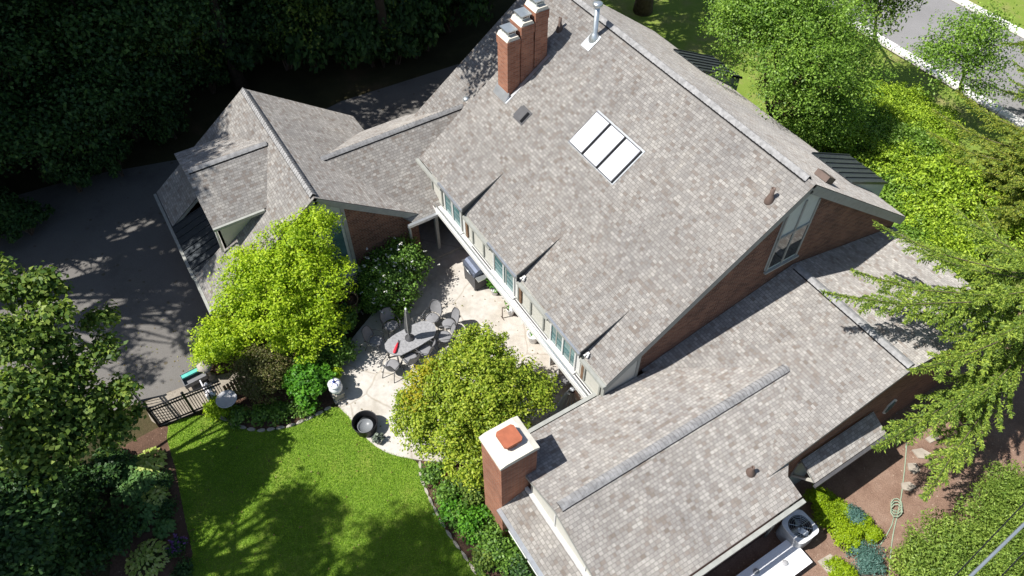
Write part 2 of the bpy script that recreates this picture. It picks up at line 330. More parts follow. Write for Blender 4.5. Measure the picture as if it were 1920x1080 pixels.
# ---------------------------------------------------------------- house
HL = Vector((-13, 12, 0))
house = empty('brick_house', HL, 'brick house with grey shingle gables and three patio dormers', 'house')
hb = lambda mb, name, mats, par=house, **k: mb.build(name, mats, par, off=HL if par is house else (0, 0, 0) if par is None else HL, **k)
def sub(mb, name, mats, par, **k): return mb.build(name, mats, par, off=HL, **k)
def roof(name, pts, th=.13, par=house, mats=None):
    P = [Vector(p) for p in pts]; n = Vector((0, 0, 0))
    for i in range(len(P)): n += P[i].cross(P[(i+1) % len(P)])
    n.normalize()
    if n.z < 0: P.reverse(); n = -n
    u = Vector((0, 0, 1)).cross(n).normalized(); v = n.cross(u)
    k = len(P); lo = [p-n*th for p in P]; mb = MB()
    mb.add(P, [tuple(range(k))], 0, [[(p.dot(u), p.dot(v)) for p in P]])
    mb.add(lo, [tuple(range(k-1, -1, -1))], 1)
    # drip edge and fascia as separate bands so that the shingle lip shows
    for i in range(k):
        a, b = P[i], P[(i+1) % k]; c, d = lo[i], lo[(i+1) % k]
        mb.add([a, b, b-n*.025, a-n*.025], [(0, 3, 2, 1)], 2); mb.add([a-n*.025, b-n*.025, d, c], [(0, 3, 2, 1)], 1)
    me = mb.build(name, mats or [SH, FAS, DGREY], par, off=HL); return me
def ridge(a, b, na, nb, wdt=.17, par=house, lift=.065):   # cap shingles over a ridge; na, nb: downhill directions either side
    a, b, na, nb = map(Vector, (a, b, na, nb)); d = (b-a); Ln = d.length; d.normalize(); na.normalize(); nb.normalize(); mb = MB()
    up = Vector((0, 0, 1)); s = 0.; i = 0
    wdt *= .74
    while s < Ln-.02:
        e = min(s+.125, Ln); j = rnd.uniform(-.0015, .0015)
        p, q = a+d*s+up*(lift+.014+j), a+d*e+up*(lift+j)
        w1 = wdt+rnd.uniform(-.002, .002)
        prof = [na*w1+up*(-.012), na*w1*.55+up*.012, up*.022, nb*w1*.55+up*.012, nb*w1+up*(-.012)]
        vs = [p+x for x in prof]+[q+x for x in prof]+[p+na*w1-up*.08, q+na*w1-up*.08, p+nb*w1-up*.08, q+nb*w1-up*.08]
        uv = lambda x0: [[(x0, s), (x0, e), (x0+.07, e), (x0+.07, s)]]
        for k in range(4):
            mb.add([vs[k], vs[k+5], vs[k+6], vs[k+1]], [(0, 1, 2, 3)], 0, [[(i*.125+.03+k*.01, .098*(i % 9)+.03), (i*.125+.03+k*.01, .098*(i % 9)+.07), (i*.125+.04+k*.01, .098*(i % 9)+.07), (i*.125+.04+k*.01, .098*(i % 9)+.03)]])
        mb.add(vs[10:12]+[vs[5], vs[0]], [(0, 1, 2, 3)], 1); mb.add(vs[12:14]+[vs[9], vs[4]], [(0, 1, 2, 3)], 1)  # black cap sides: the shadow line along the ridge, painted as colour
        mb.add([vs[0], vs[1], vs[2], vs[3], vs[4]], [(0, 1, 2, 3, 4)], 1)
        s += .125; i += 1
    return mb.build('ridge_cap', [CAPM, BLACK], par, off=HL)
MP = .724                                                # main roof pitch
X0, X1 = -19.35, -8.09                                   # main roof ends
zm = lambda y: 3.7+MP*(y-8.15)
def zb(y): return 8.19-MP*(y-14.35)
main_roof = roof('roof', [(X0, 8.15, 3.7), (X1, 8.15, 3.7), (X1, 14.35, 8.19), (X0, 14.35, 8.19)])
back_roof = roof('roof', [(X0, 20.52, 3.72), (X1, 20.52, 3.72), (X1, 14.352, 8.187), (X0, 14.352, 8.187)])
ridge((X0+.1, 14.35, 8.19), (X1-.25, 14.35, 8.19), (0, -1, -MP), (0, 1, -MP), .2)
# lower west extension of the main roof
ze = lambda y: -3.39+.724*y
roof('roof', [(-22.05, 8.9, ze(8.9)), (X0-.02, 8.9, ze(8.9)), (X0-.02, 15.07, ze(15.07)), (-22.05, 15.07, ze(15.07))])
roof('roof', [(-22.05, 21.2, ze(8.94)), (X0-.02, 21.2, ze(8.94)), (X0-.02, 15.075, ze(15.07)), (-22.05, 15.075, ze(15.07))])
# walls of the main block
mb = MB()
mb.prism([(8.86, 0), (20.3, 0), (20.3, 3.6), (14.35, 7.92), (9.2, 4.2), (9.2, 2.7), (8.86, 2.7)], 'x', -8.45, -8.25)
mb.prism([(8.86, 0), (20.3, 0), (20.3, 3.6), (14.35, 7.92), (8.3, 3.6), (8.3, 2.7), (8.86, 2.7)], 'x', X0+.35, X0+.15)
mb.box(X0+.35, 8.86, 0, -8.45, 9.06, 2.6); mb.box(X0+.35, 20.1, 0, -8.45, 20.3, 3.6)
mb.box(-21.9, 9.6, 0, X0+.15, 9.8, 3.3); mb.prism([(9.8, 0), (20.8, 0), (20.8, 2.9), (15.07, 7.2), (9.8, 3.4)], 'x', -21.9, -21.7)
hb(mb, 'wall', BRK)
mb = MB(); mb.box(X0+.3, 8.3, 2.5, -8.46, 20.0, 2.68); hb(mb, 'floor_slab', CREAM)
# overhanging knee wall with panels and battens
mb = MB(); mb.box(-18.4, 8.16, 2.68, -8.26, 8.3, 3.68); mb.box(-8.26, 8.16, 2.55, -8.13, 9.22, 3.66)
mb.prism([(8.3, 3.66), (9.22, 3.66), (9.22, 4.28)], 'x', -8.26, -8.13)
kw = hb(mb, 'knee_wall', CREAM)
mb = MB()
for x in np.arange(-18.4, -8.2, .72):
    mb.box(x-.03, 8.11, 2.66, x+.03, 8.158, 3.64)
mb.box(-8.2, 8.10, 2.6, -8.10, 8.158, 3.66); mb.box(-18.42, 8.12, 2.62, -8.2, 8.159, 2.7)
sub(mb, 'batten', FAS, kw)
mb = MB(); mb.box(-18.55, 7.86, 2.52, -8.35, 8.3, 2.60); mb.box(-18.55, 7.84, 2.50, -8.35, 7.86, 2.66)
lg = hb(mb, 'ledge', WHITE)
mb = MB(); mb.tube([(-18.5, 7.95, 2.64), (-8.4, 7.95, 2.64)], .028, 6); sub(mb, 'conduit', GALV, lg)
mb = MB(); mb.tube([(-15.5, 8.06, 2.63), (-8.6, 8.06, 2.63)], .02, 6); sub(mb, 'conduit', FRAME, lg)
for a, b in ((-19.4, -17.55), (-16.0, -14.25), (-12.6, -10.9), (-9.2, -8.08)):
    mb = MB(); mb.prism([(8.02, 3.58), (8.14, 3.56), (8.145, 3.66), (8.03, 3.67)], 'x', a, b); hb(mb, 'gutter', FAS)
# corner trim on the east gable
mb = MB(); mb.box(-8.26, 9.22, 2.5, -8.11, 9.32, 4.3); hb(mb, 'corner_board', FAS)
mb = MB()
for a, b in (((X1-.02, 8.12, 3.52), (X1-.02, 14.35, 8.03)), ((X1-.02, 20.55, 3.52), (X1-.02, 14.35, 8.03))):
    a, b = Vector(a), Vector(b); d = (b-a).normalized(); mb.obox((a+b)/2-Vector((.05, 0, .06)), d, (1, 0, 0), d.cross(Vector((1, 0, 0))), (b-a).length/2, .05, .12)
hb(mb, 'bargeboard', FAS)
def window(x0, x1, y, z0, z1, par, face=-1, panes=2, mat=GLASS):         # window in a wall facing -Y
    f = MB(); t = .06
    f.box(x0-t, y+face*.05, z0-t, x1+t, y, z0); f.box(x0-t, y+face*.05, z1, x1+t, y, z1+t)
    f.box(x0-t, y+face*.05, z0, x0, y, z1); f.box(x1, y+face*.05, z0, x1+t, y, z1)
    for k in range(1, panes):
        xm = x0+(x1-x0)*k/panes; f.box(xm-.035, y+face*.052, z0, xm+.035, y, z1)
    f.box(x0-.12, y+face*.13, z0-t-.05, x1+.12, y, z0-t-.002)
    fo = sub(f, 'window', WHITE, par)
    g = MB(); g.box(x0, y+face*.02, z0, x1, y+face*.004, z1); sub(g, 'pane', mat, fo)
    return fo
# the three shed dormers over the patio windows
for xa, xb in ((-17.55, -16.0), (-14.25, -12.6), (-10.9, -9.23)):
    n0 = MB(); n0.box(xa+.06, 8.14, 2.68, xb-.06, 8.32, 3.9); dw = hb(n0, 'dormer_wall', WHITE)
    window(xa+.17, xb-.3, 8.14, 2.72, 3.8, house)
    roof('dormer_roof', [(xa, 8.02, 3.99), (xb, 8.02, 3.99), (xb, 9.66, 4.80), (xa, 9.66, 4.80)], .05)
    for x in (xa+.03, xb-.06): q = MB(); q.prism([(8.06, 3.60), (8.06, 3.94), (9.5, 4.65)], 'x', x, x+.03); hb(q, 'dormer_cheek', METAL)
    q = MB(); q.box(xa-.02, 7.95, 3.88, xb+.02, 8.03, 3.98); hb(q, 'gutter', ZINC)
    if xb > -15:
        q = MB(); q.box(xb+.05, 8.2, 3.82, xb+.13, 8.3, 3.88); q.tube([(xb+.08, 8.22, 3.87), (xb+.08, 8.12, 3.84)], [.02, .04], 8); q.tube([(xb+.14, 8.25, 3.87), (xb+.17, 8.15, 3.83)], [.02, .035], 8); hb(q, 'floodlight', WHITE)
    q = MB(); q.box(xb+.05, 8.10, 2.7, xb+.16, 8.15, 3.62); hb(q, 'downspout', WOOD)
# bay dormers with metal roofs on the street side
for xa, xb in ((-18.45, -16.75), (-11.25, -9.5)):
    q = MB(); P = [Vector(p) for p in ((xa, 18.9, 4.93), (xb, 18.9, 4.93), (xb, 21.3, 3.75), (xa, 21.3, 3.75))]; dn = Vector((0, 0, -.06))
    q.add(P+[p+dn for p in P], [(0, 1, 2, 3), (7, 6, 5, 4), (0, 4, 5, 1), (1, 5, 6, 2), (2, 6, 7, 3), (3, 7, 4, 0)])
    for k in range(7):
        x = xa+.02+(xb-xa-.04)*k/6; q.bar((x, 18.9, 4.945), (x, 21.3, 3.765), .03, .05)
    hb(q, 'bay_roof', METAL)
    q = MB(); q.prism([(19.0, 3.0), (21.2, 1.0), (21.2, 3.7), (19.0, 4.8)], 'x', xa+.05, xb-.05); hb(q, 'bay_wall', GREYP)
# skylight of three panes
cA, sA = 1/math.hypot(1, MP), MP/math.hypot(1, MP)
def onroof(x, y, h=0): return Vector((x, y-h*sA, zm(y)+h*cA))
q = MB(); q.add([onroof(a, b, .015) for a, b in ((-14.94, 11.42), (-12.58, 11.42), (-12.58, 12.53), (-14.94, 12.53))], [(0, 1, 2, 3)])
sk = hb(q, 'skylight', plain('skylight_flashing', (.30, .32, .34), .5, .3))
for k in range(3):
    a = -14.87+k*.765; b = a+.70
    f = MB(); vs = [onroof(x, y, h) for h in (.0, .11) for x, y in ((a, 11.44), (b, 11.44), (b, 12.48), (a, 12.48))]
    f.add(vs, [(4, 5, 6, 7), (0, 1, 5, 4), (1, 2, 6, 5), (2, 3, 7, 6), (3, 0, 4, 7)]); sub(f, 'frame', DGREY, sk)
    g = MB(); a2, b2 = a+.03, b-.03; m = .09
    vs = [onroof(x, y, .112) for x, y in ((a2, 11.47), (b2, 11.47), (b2, 12.45), (a2, 12.45))]+[onroof(x, y, .165) for x, y in ((a2+m, 11.47+m), (b2-m, 11.47+m), (b2-m, 12.45-m), (a2+m, 12.45-m))]
    g.add(vs, [(4, 5, 6, 7), (0, 1, 5, 4), (1, 2, 6, 5), (2, 3, 7, 6), (3, 0, 4, 7)]); sub(g, 'pane', SKYG, sk)
# roof vents
def pipe(x, y, z, r, h, mat, base=.13, cap=False, name='vent_pipe'):
    q = MB(); q.lathe((x, y, z-.12), [(base, 0), (base, .1), (r*1.25, .3), (r, .32), (r, h), (r*.75, h), (r*.75, h-.1), (0, h-.1)], 14)
    if cap: q.lathe((x, y, z-.12), [(r*1.1, h-.06), (r*1.9, h), (r*1.9, h+.09), (r*1.2, h+.12), (0, h+.13)], 16)
    return hb(q, name, mat)
pipe(-8.68, 13.5, zm(13.5), .06, .55, BROWN); pipe(-18.5, 13.45, zm(13.45), .055, .55, BROWN)
pipe(-17.1, 13.85, zm(13.85), .085, 1.25, GALV, .2, True, 'flue_pipe')
q = MB(); n_ = Vector((0, -sA, cA)); q.obox(onroof(-17.1, 11.1, .08), (1, 0, 0), (0, cA, sA), n_, .2, .2, .08); q.obox(onroof(-17.1, 11.1, .01), (1, 0, 0), (0, cA, sA), n_, .27, .27, .012); hb(q, 'box_vent', DGREY)
nb_ = Vector((0, sA, cA)); yv = 15.75
q = MB(); q.obox(Vector((-8.75, yv, zb(yv)))+nb_*.1, (1, 0, 0), (0, cA, -sA), nb_, .22, .22, .09); hb(q, 'box_vent', BROWN)
q = MB(); q.obox(onroof(-17.1, 13.72, .012), (1, 0, 0), (0, cA, sA), n_, .22, .3, .012); hb(q, 'flashing', ZINC)
# triple brick chimney on the main roof
ch = MB()
for k, (ya, yb, zt) in enumerate(((11.15, 11.62, 8.0), (11.68, 12.15, 8.38), (12.21, 12.70, 8.72))):
    ch.box(-18.75, ya, 5.2, -18.13, yb, zt)
    ch.box(-18.79, ya-.02, zt-.32, -18.10, yb+.015, zt-.02)
ch.box(-18.71, 11.2, 5.2, -18.17, 12.65, 7.7)
cho = hb(ch, 'chimney', BRK2)
q = MB()
for ya, yb, zt in ((11.15, 11.62, 8.0), (11.68, 12.15, 8.38), (12.21, 12.70, 8.72)):
    q.prism([(ya-.02, zt-.02), (yb+.015, zt-.02), (yb-.06, zt+.1), (ya+.06, zt+.1)], 'x', -18.76, -18.12)
sub(q, 'chimney_crown', WHITEC, cho)
for ya, yb, zt in ((11.15, 11.62, 8.0), (11.68, 12.15, 8.38), (12.21, 12.70, 8.72)):
    q = MB(); q.box(-18.62, ya+.1, zt+.1, -18.26, yb-.1, zt+.17); q.box(-18.68, ya+.04, zt+.26, -18.2, yb-.04, zt+.3)
    for x in (-18.64, -18.26):
        for y in (ya+.09, yb-.11): q.box(x, y, zt+.1, x+.02, y+.02, zt+.27)
    sub(q, 'flue_cap', GALV, cho)
q = MB()
q.prism([(10.98, zm(10.98)+.02), (11.17, zm(11.17)+.02), (11.17, zm(11.17)+.2), (10.98, zm(10.98)+.03)], 'x', -18.83, -18.06)
q.add([onroof(a, b, .02) for a, b in ((-18.1, 11.0), (-17.98, 11.0), (-17.98, 12.75), (-18.1, 12.75))], [(0, 1, 2, 3)])
sub(q, 'flashing', ZINC, cho)
# east gable window strip
q = MB(); q.box(-8.25, 13.80, 4.95, -8.205, 15.06, 6.35); q.prism([(13.80, 6.35), (15.06, 6.35), (15.06, 7.35), (14.35, 7.78), (13.80, 7.40)], 'x', -8.25, -8.205)
gw = hb(q, 'window', GREYP)
q = MB(); q.box(-8.203, 13.88, 5.05, -8.19, 14.38, 6.28); q.box(-8.203, 14.46, 5.05, -8.19, 14.98, 6.28); sub(q, 'pane', glass_mat('gable_glass', (.045, .05, .05), .02, 1.), gw)
q = MB()
for y in (13.80, 14.40, 15.0): q.box(-8.204, y, 4.95, -8.17, y+.06, 7.5 if y == 14.40 else 7.25)
q.box(-8.204, 13.8, 6.29, -8.165, 15.06, 6.36); q.box(-8.204, 13.75, 4.9, -8.12, 15.1, 4.96); sub(q, 'frame', FAS, gw)
# east wing (ridge along X) and front wing (ridge along Y)
W = lambda y: 4.4-.23*abs(15.2-y)
roof('roof', [(-8.24, 9.6, W(9.6)), (-3.79, 9.95, W(9.95)), (-3.79, 15.2, 4.4), (-8.24, 15.2, 4.4)])
roof('roof', [(-8.24, 20.4, W(20.4)), (-3.79, 20.4, W(20.4)), (-3.79, 15.204, 4.4), (-8.24, 15.204, 4.4)])
ridge((-8.1, 15.2, 4.4), (-3.86, 15.2, 4.4), (0, -1, -.23), (0, 1, -.23), .19)
F = lambda x: 3.85-.30*abs(x+5.81)
roof('roof', [(-5.81, 4.85, 3.85), (-8.19, 4.85, F(-8.19)), (-8.19, 8.05, F(-8.19)), (-8.1, 8.05, F(-8.1)), (-8.1, 12.95, F(-8.1)), (-5.81, 12.95, 3.85)])
roof('roof', [(-5.806, 4.85, 3.85), (-5.806, 12.95, 3.85), (-3.55, 10.75, F(-3.55)), (-2.98, 10.75, F(-2.98)), (-2.98, 4.85, F(-2.98))])
ridge((-5.81, 5.0, 3.85), (-5.81, 12.7, 3.85), (-1, 0, -.3), (1, 0, -.3), .19)
mb = MB()
mb.prism([(9.5, 0), (20.2, 0), (20.2, W(20.2)-.16), (15.2, 4.22), (9.5, W(9.5)-.16)], 'x', -4.1, -3.9)
mb.box(-8.24, 20.0, 0, -4.1, 20.2, 3.0); mb.box(-3.4, 4.6, 0, -3.2, 10.6, 2.8); mb.box(-4.0, 10.4, 0, -3.4, 10.6, 2.85); mb.box(-8.0, 5.2, 0, -7.8, 8.9, 3.0)
hb(mb, 'wall', BRK)
mb = MB(); mb.prism([(-6.95, 2.55), (-3.0, 2.55), (-3.0, 2.9), (-5.81, 3.72), (-6.95, 3.38)], 'y', 4.93, 5.05); hb(mb, 'gable_panel', CREAM)
mb = MB(); mb.box(-7.1, 4.84, 2.62, -2.95, 4.93, 2.74); mb.box(-5.84, 4.90, 2.7, -5.80, 4.935, 3.7); mb.box(-4.5, 4.90, 2.7, -4.46, 4.935, 3.3); hb(mb, 'gable_trim', WHITE)
roof('roof', [(-7.1, 4.08, 2.38), (-2.95, 4.08, 2.38), (-2.95, 4.95, 2.66), (-7.1, 4.95, 2.66)], .1)
mb = MB(); mb.prism([(3.97, 2.24), (4.08, 2.24), (4.08, 2.35), (3.96, 2.35)], 'x', -7.12, -2.93); hb(mb, 'gutter', ZINC)
mb = MB(); mb.box(-7.08, 4.35, 0, -3.2, 4.5, .75); hb(mb, 'wall', BRK)
mb = MB(); mb.box(-7.08, 4.36, .752, -3.2, 4.5, 2.28); hb(mb, 'sunroom_wall', FAS)
for k in range(4): window(-6.85+k*.92, -6.1+k*.92, 4.36, .95, 2.15, house, panes=1)
for a, b, c in (((-8.30, 4.9, F(-8.19)-.1), (-8.30, 8.0, F(-8.19)-.1), 0), ((-2.88, 4.85, F(-2.98)-.08), (-2.88, 10.75, F(-2.98)-.08), 1)):
    mb = MB(); mb.bar(a, b, .12, .11); hb(mb, 'gutter', FAS)
mb = MB(); mb.tube([(-2.9, 10.6, 2.9), (-3.1, 10.6, 2.6), (-3.15, 10.62, .1)], .045, 6); hb(mb, 'downspout', FAS)
pipe(-4.12, 9.9, F(-4.12), .05, .42, BROWN, .14)
# entrance canopy, hexagonal window on the east gable
roof('canopy_roof', [(-3.84, 11.85, 2.45), (-3.22, 11.85, 2.12), (-3.22, 14.75, 2.12), (-3.84, 14.75, 2.45)], .07)
mb = MB(); mb.bar((-3.16, 11.8, 2.06), (-3.16, 14.8, 2.06), .09, .09); hb(mb, 'gutter', DGREY)
for y_ in (11.95, 14.6): mb = MB(); mb.bar((-3.25, y_, 2.05), (-3.88, y_, 1.35), .07); hb(mb, 'bracket', CREAM)
mb = MB(); mb.box(-3.9, 11.9, .0, -3.86, 12.9, 2.1); hb(mb, 'door', FAS)
c0 = Vector((-3.88, 16.0, 1.55)); hexa = [(c0.y+.24*math.cos(k*math.pi/3+math.pi/2), c0.z+.42*math.sin(k*math.pi/3+math.pi/2)) for k in range(6)]
mb = MB(); mb.prism(hexa, 'x', -3.9, -3.86); hx = hb(mb, 'window', WHITE)
mb = MB(); mb.prism([(c0.y+(y-c0.y)*.8, c0.z+(z-c0.z)*.8) for y, z in hexa], 'x', -3.862, -3.85); sub(mb, 'pane', GLASS, hx)
# big brick chimney of the front wing
q = MB(); q.box(-8.06, 4.12, 0, -7.1, 5.18, 4.62); fc = hb(q, 'chimney', BRK2)
q = MB(); q.box(-8.10, 4.08, 4.62, -7.06, 5.22, 4.70); q.prism([(4.08, 4.70), (5.22, 4.70), (5.05, 4.76), (4.25, 4.76)], 'x', -8.10, -7.06); sub(q, 'chimney_crown', WHITEC, fc)
q = MB(); cx, cy_ = -7.6, 4.66; oc = lambda r, rot=0: [(cx+r*math.cos(k*math.pi/4+math.pi/8), cy_+r*math.sin(k*math.pi/4+math.pi/8)) for k in range(8)]
q.prism(oc(.24), 'z', 4.75, 4.9); q.prism([(cx-.26, cy_-.2), (cx-.2, cy_-.26), (cx+.2, cy_-.26), (cx+.26, cy_-.2), (cx+.26, cy_+.2), (cx+.2, cy_+.26), (cx-.2, cy_+.26), (cx-.26, cy_+.2)], 'z', 4.9, 4.98)
sub(q, 'flue_tile', TERRA, fc)
# garage block and connector (ridge heights from the photograph)
K = 1.05
def gk(x, y, z): return Vector((x*K, y*K, H-(H-z)*K))
g_apex = gk(-17, 3.65, 5.9); gz = lambda y: g_apex.z-.73*abs(y-g_apex.y)
GX0, GX1 = -24.6, g_apex.x; yl = gk(0, -.34, 0).y; yr = 7.7
nx0, nx1 = -22.5, -19.75                                # recess of the metal roof over the garage doors
yd = .80
roof('roof', [(GX0, yl, gz(yl)), (nx0, yl, gz(yl)), (nx0, yd, gz(yd)), (nx1, yd, gz(yd)), (nx1, yl, gz(yl)), (GX1, yl, gz(yl)), (GX1, g_apex.y, g_apex.z), (GX0, g_apex.y, g_apex.z)])
roof('roof', [(GX0, yr, gz(yr)), (GX1, yr, gz(yr)), (GX1, g_apex.y+.004, g_apex.z), (GX0, g_apex.y+.004, g_apex.z)])
ridge((GX1-.1, g_apex.y, g_apex.z), (GX0+.1, g_apex.y, g_apex.z), (0, -1, -.73), (0, 1, -.73), .19)
q = MB(); P = [Vector(p) for p in ((nx0, yl-.03, gz(yl)-.03), (nx1, yl-.03, gz(yl)-.03), (nx1, yd+.3, gz(yd)-.36), (nx0, yd+.3, gz(yd)-.36))]; dn = Vector((0, 0, -.05))
q.add(P+[p+dn for p in P], [(0, 1, 2, 3), (7, 6, 5, 4), (0, 4, 5, 1), (1, 5, 6, 2), (2, 6, 7, 3), (3, 7, 4, 0)])
for k in range(9):
    x = nx0+.03+(nx1-nx0-.06)*k/8; q.bar(Vector((x, yl-.03, gz(yl)-.01)), Vector((x, yd+.3, gz(yd)-.34)), .035, .05)
hb(q, 'metal_roof', METAL)
cr = gk(-19.5, 0, 5.1); CX, CZ = cr.x, cr.z; cs = .635
cz = lambda x: CZ-cs*abs(x-CX)
exx = gk(-16.85, 0, 0).x
roof('roof', [(CX, 4.6, CZ), (exx, 6.9, cz(exx)), (exx, 8.25, cz(exx)), (-18.42, 8.31, cz(-18.42)), (-18.42, 9.3, cz(-18.42)), (CX, 11.0, CZ)], .1)
roof('roof', [(CX-.004, 4.6, CZ), (-23.2, 7.4, cz(-23.2)), (-23.2, 9.4, cz(-23.2)), (CX-.004, 11.0, CZ)], .1)
ridge((CX, 4.95, CZ), (CX, 10.62, CZ), (-1, 0, -cs), (1, 0, -cs), .19)
q = MB(); q.lathe((CX-.1, 10.85, CZ+.12), [(.14, -.05), (.14, .05), (.1, .1), (0, .11)], 12); hb(q, 'ridge_vent', GALV)
mb = MB(); wx = -17.98
mb.prism([(.05, 0), (7.2, 0), (7.2, gz(7.2)-.12), (g_apex.y, g_apex.z-.14), (.05, gz(.05)-.12)], 'x', wx-.2, wx)
mb.prism([(.05, 0), (7.3, 0), (7.3, gz(7.3)-.12), (g_apex.y, g_apex.z-.14), (.05, gz(.05)-.12)], 'x', GX0+.2, GX0+.35)
mb.box(GX0+.35, .05, 0, wx-.2, .2, 1.9); mb.box(GX0+.35, 7.1, 0, wx-.2, 7.3, 2.3)
hb(mb, 'wall', BRK)
mb = MB(); gp = MB()
for s_ in ((GX1-.02, yl-.02, gz(yl)-.12), (GX1-.02, yr, gz(yr)-.12)):
    a, b = Vector(s_), Vector((GX1-.02, g_apex.y, g_apex.z-.12)); d = (b-a).normalized()
    mb.obox((a+b)/2-Vector((.04, 0, .05)), d, (1, 0, 0), d.cross(Vector((1, 0, 0))), (b-a).length/2, .04, .12)
hb(mb, 'bargeboard', FAS)
q = MB(); q.prism([(3.2, .6), (4.55, .6), (4.55, gz(4.55)-.2), (g_apex.y, g_apex.z-.2), (3.2, gz(3.2)-.2)], 'x', wx, wx+.03); gw2 = hb(q, 'window', GREYP)
q = MB(); q.box(wx+.032, 3.3, 1.2, wx+.04, 4.45, 3.5); sub(q, 'pane', GLASS, gw2)
q = MB(); q.box(wx+.031, 3.2, 3.5, wx+.06, 4.55, 3.57); q.box(wx+.031, 3.83, 1.2, wx+.06, 3.89, 3.5); q.box(wx, 4.55, .6, wx+.07, 4.68, gz(4.6)-.2); sub(q, 'frame', FAS, gw2)
q = MB(); q.bar((exx+.06, 6.7, cz(exx)-.06), (exx+.06, 8.3, cz(exx)-.06), .12, .11); hb(q, 'gutter', ZINC)
q = MB(); q.tube([(exx+.05, 6.72, cz(exx)-.1), (wx+.16, 6.8, 2.2), (wx+.08, 6.85, 1.9), (wx+.08, 6.85, .2)], .05, 6); hb(q, 'downspout', WHITE)
q = MB(); q.box(-18.2, 7.95, .15, -18.08, 8.07, 2.45); hb(q, 'porch_post', CREAM)
q = MB(); q.box(-20.6, 7.2, 0, -20.4, 9.7, 2.5); hb(q, 'porch_wall', WOOD)
q = MB(); q.box(-20.38, 7.9, .16, -20.34, 8.9, 2.2); hb(q, 'door', GLASSD)
# garage dormer
di = gk(-18.38, 2.43, 5.01); do_ = gk(-18.33, .76, 5.01); dr = gk(-20.4, .76, 5.72)
DX1, DZ1, DRX, DRZ = (di.x+do_.x)/2, di.z, dr.x, dr.z; DX0 = 2*DRX-DX1; DY = do_.y-.06
yv1 = g_apex.y-(g_apex.z-DZ1)/.73; yv2 = g_apex.y-(g_apex.z-DRZ)/.73
roof('dormer_roof', [(DRX, DY, DRZ), (DX1, DY, DZ1), (DX1, yv1+.12, DZ1), (DRX, yv2+.2, DRZ)], .1)
roof('dormer_roof', [(DRX-.004, DY, DRZ), (DX0, DY, DZ1), (DX0, yv1+.12, DZ1), (DRX-.004, yv2+.2, DRZ)], .1)
ridge((DRX, DY+.1, DRZ), (DRX, yv2-.05, DRZ), (-1, 0, -.35), (1, 0, -.35), .18)
q = MB(); q.prism([(DY+.12, gz(DY)-.4), (DY+.12, DZ1-.05), (yv1-.05, DZ1-.05)], 'x', DX1-.3, DX1-.22); q.prism([(DY+.12, gz(DY)-.4), (DY+.12, DZ1-.05), (yv1-.05, DZ1-.05)], 'x', DX0+.2, DX0+.28)
q.prism([(DX0+.2, gz(DY)-.5), (DX1-.22, gz(DY)-.5), (DX1-.22, DZ1-.06), (DRX, DRZ-.08), (DX0+.2, DZ1-.06)], 'y', DY+.12, DY+.2); hb(q, 'dormer_wall', CREAM)
q = MB(); q.bar((DX1+.04, DY, DZ1-.05), (DX1+.04, yv1-.1, DZ1-.05), .1, .1); hb(q, 'gutter', FAS)
q = MB(); q.tube([(DX1-.02, DY+.06, DZ1-.1), (DX1-.12, DY+.06, DZ1-.3), (DX1-.12, DY+.02, gz(DY)+.1)], .04, 6); hb(q, 'downspout', WHITE)
q = MB(); q.bar((GX1-.02, yl-.06, gz(yl)-.06), (nx1, yl-.06, gz(yl)-.06), .1, .1); hb(q, 'gutter', FAS); q = MB(); q.bar((nx1, yl-.09, gz(yl)-.09), (GX0, yl-.09, gz(yl)-.09), .1, .1); hb(q, 'gutter', FAS)
# wall box by the garage gable
q = MB(); q.box(wx, 4.0, .35, wx+.25, 4.75, 1.25); acw = hb(q, 'wall_unit', GREYP)
q = MB(); [q.box(wx+.251, 4.07, .43+k*.095, wx+.265, 4.68, .48+k*.095) for k in range(8)]; sub(q, 'grille', DGREY, acw)
# ---------------------------------------------------------------- foliage
def quads(name, V4, mat, parent=None, off=(0, 0, 0)):     # V4: (n,4,3) corners of leaf-sized faces
    n = len(V4); me = bpy.data.meshes.new(name); v = (V4-np.array(off)).reshape(-1, 3).astype(np.float32)
    me.vertices.add(4*n); me.vertices.foreach_set('co', v.ravel())
    me.loops.add(4*n); me.loops.foreach_set('vertex_index', np.arange(4*n, dtype=np.int32))
    me.polygons.add(n); me.polygons.foreach_set('loop_start', np.arange(0, 4*n, 4, dtype=np.int32))
    me.polygons.foreach_set('loop_total', np.full(n, 4, dtype=np.int32)); me.update(calc_edges=True)
    me.materials.append(mat); o = bpy.data.objects.new(name, me); C.objects.link(o)
    if parent is not None: o.parent = parent
    return o
def unit(a): return a/np.maximum(np.linalg.norm(a, axis=1, keepdims=True), 1e-6)
def leaf_quads(P, T, N, ln, wd):               # rhombus leaves at P, along T, facing N
    B = unit(np.cross(N, T)); T = unit(T); ln = np.asarray(ln).reshape(-1, 1); wd = np.asarray(wd).reshape(-1, 1)
    fold = unit(N)*wd*.25
    return np.stack([P-T*ln*.5, P+B*wd*.5+fold-T*ln*.05, P+T*ln*.5, P-B*wd*.5+fold-T*ln*.05], 1)
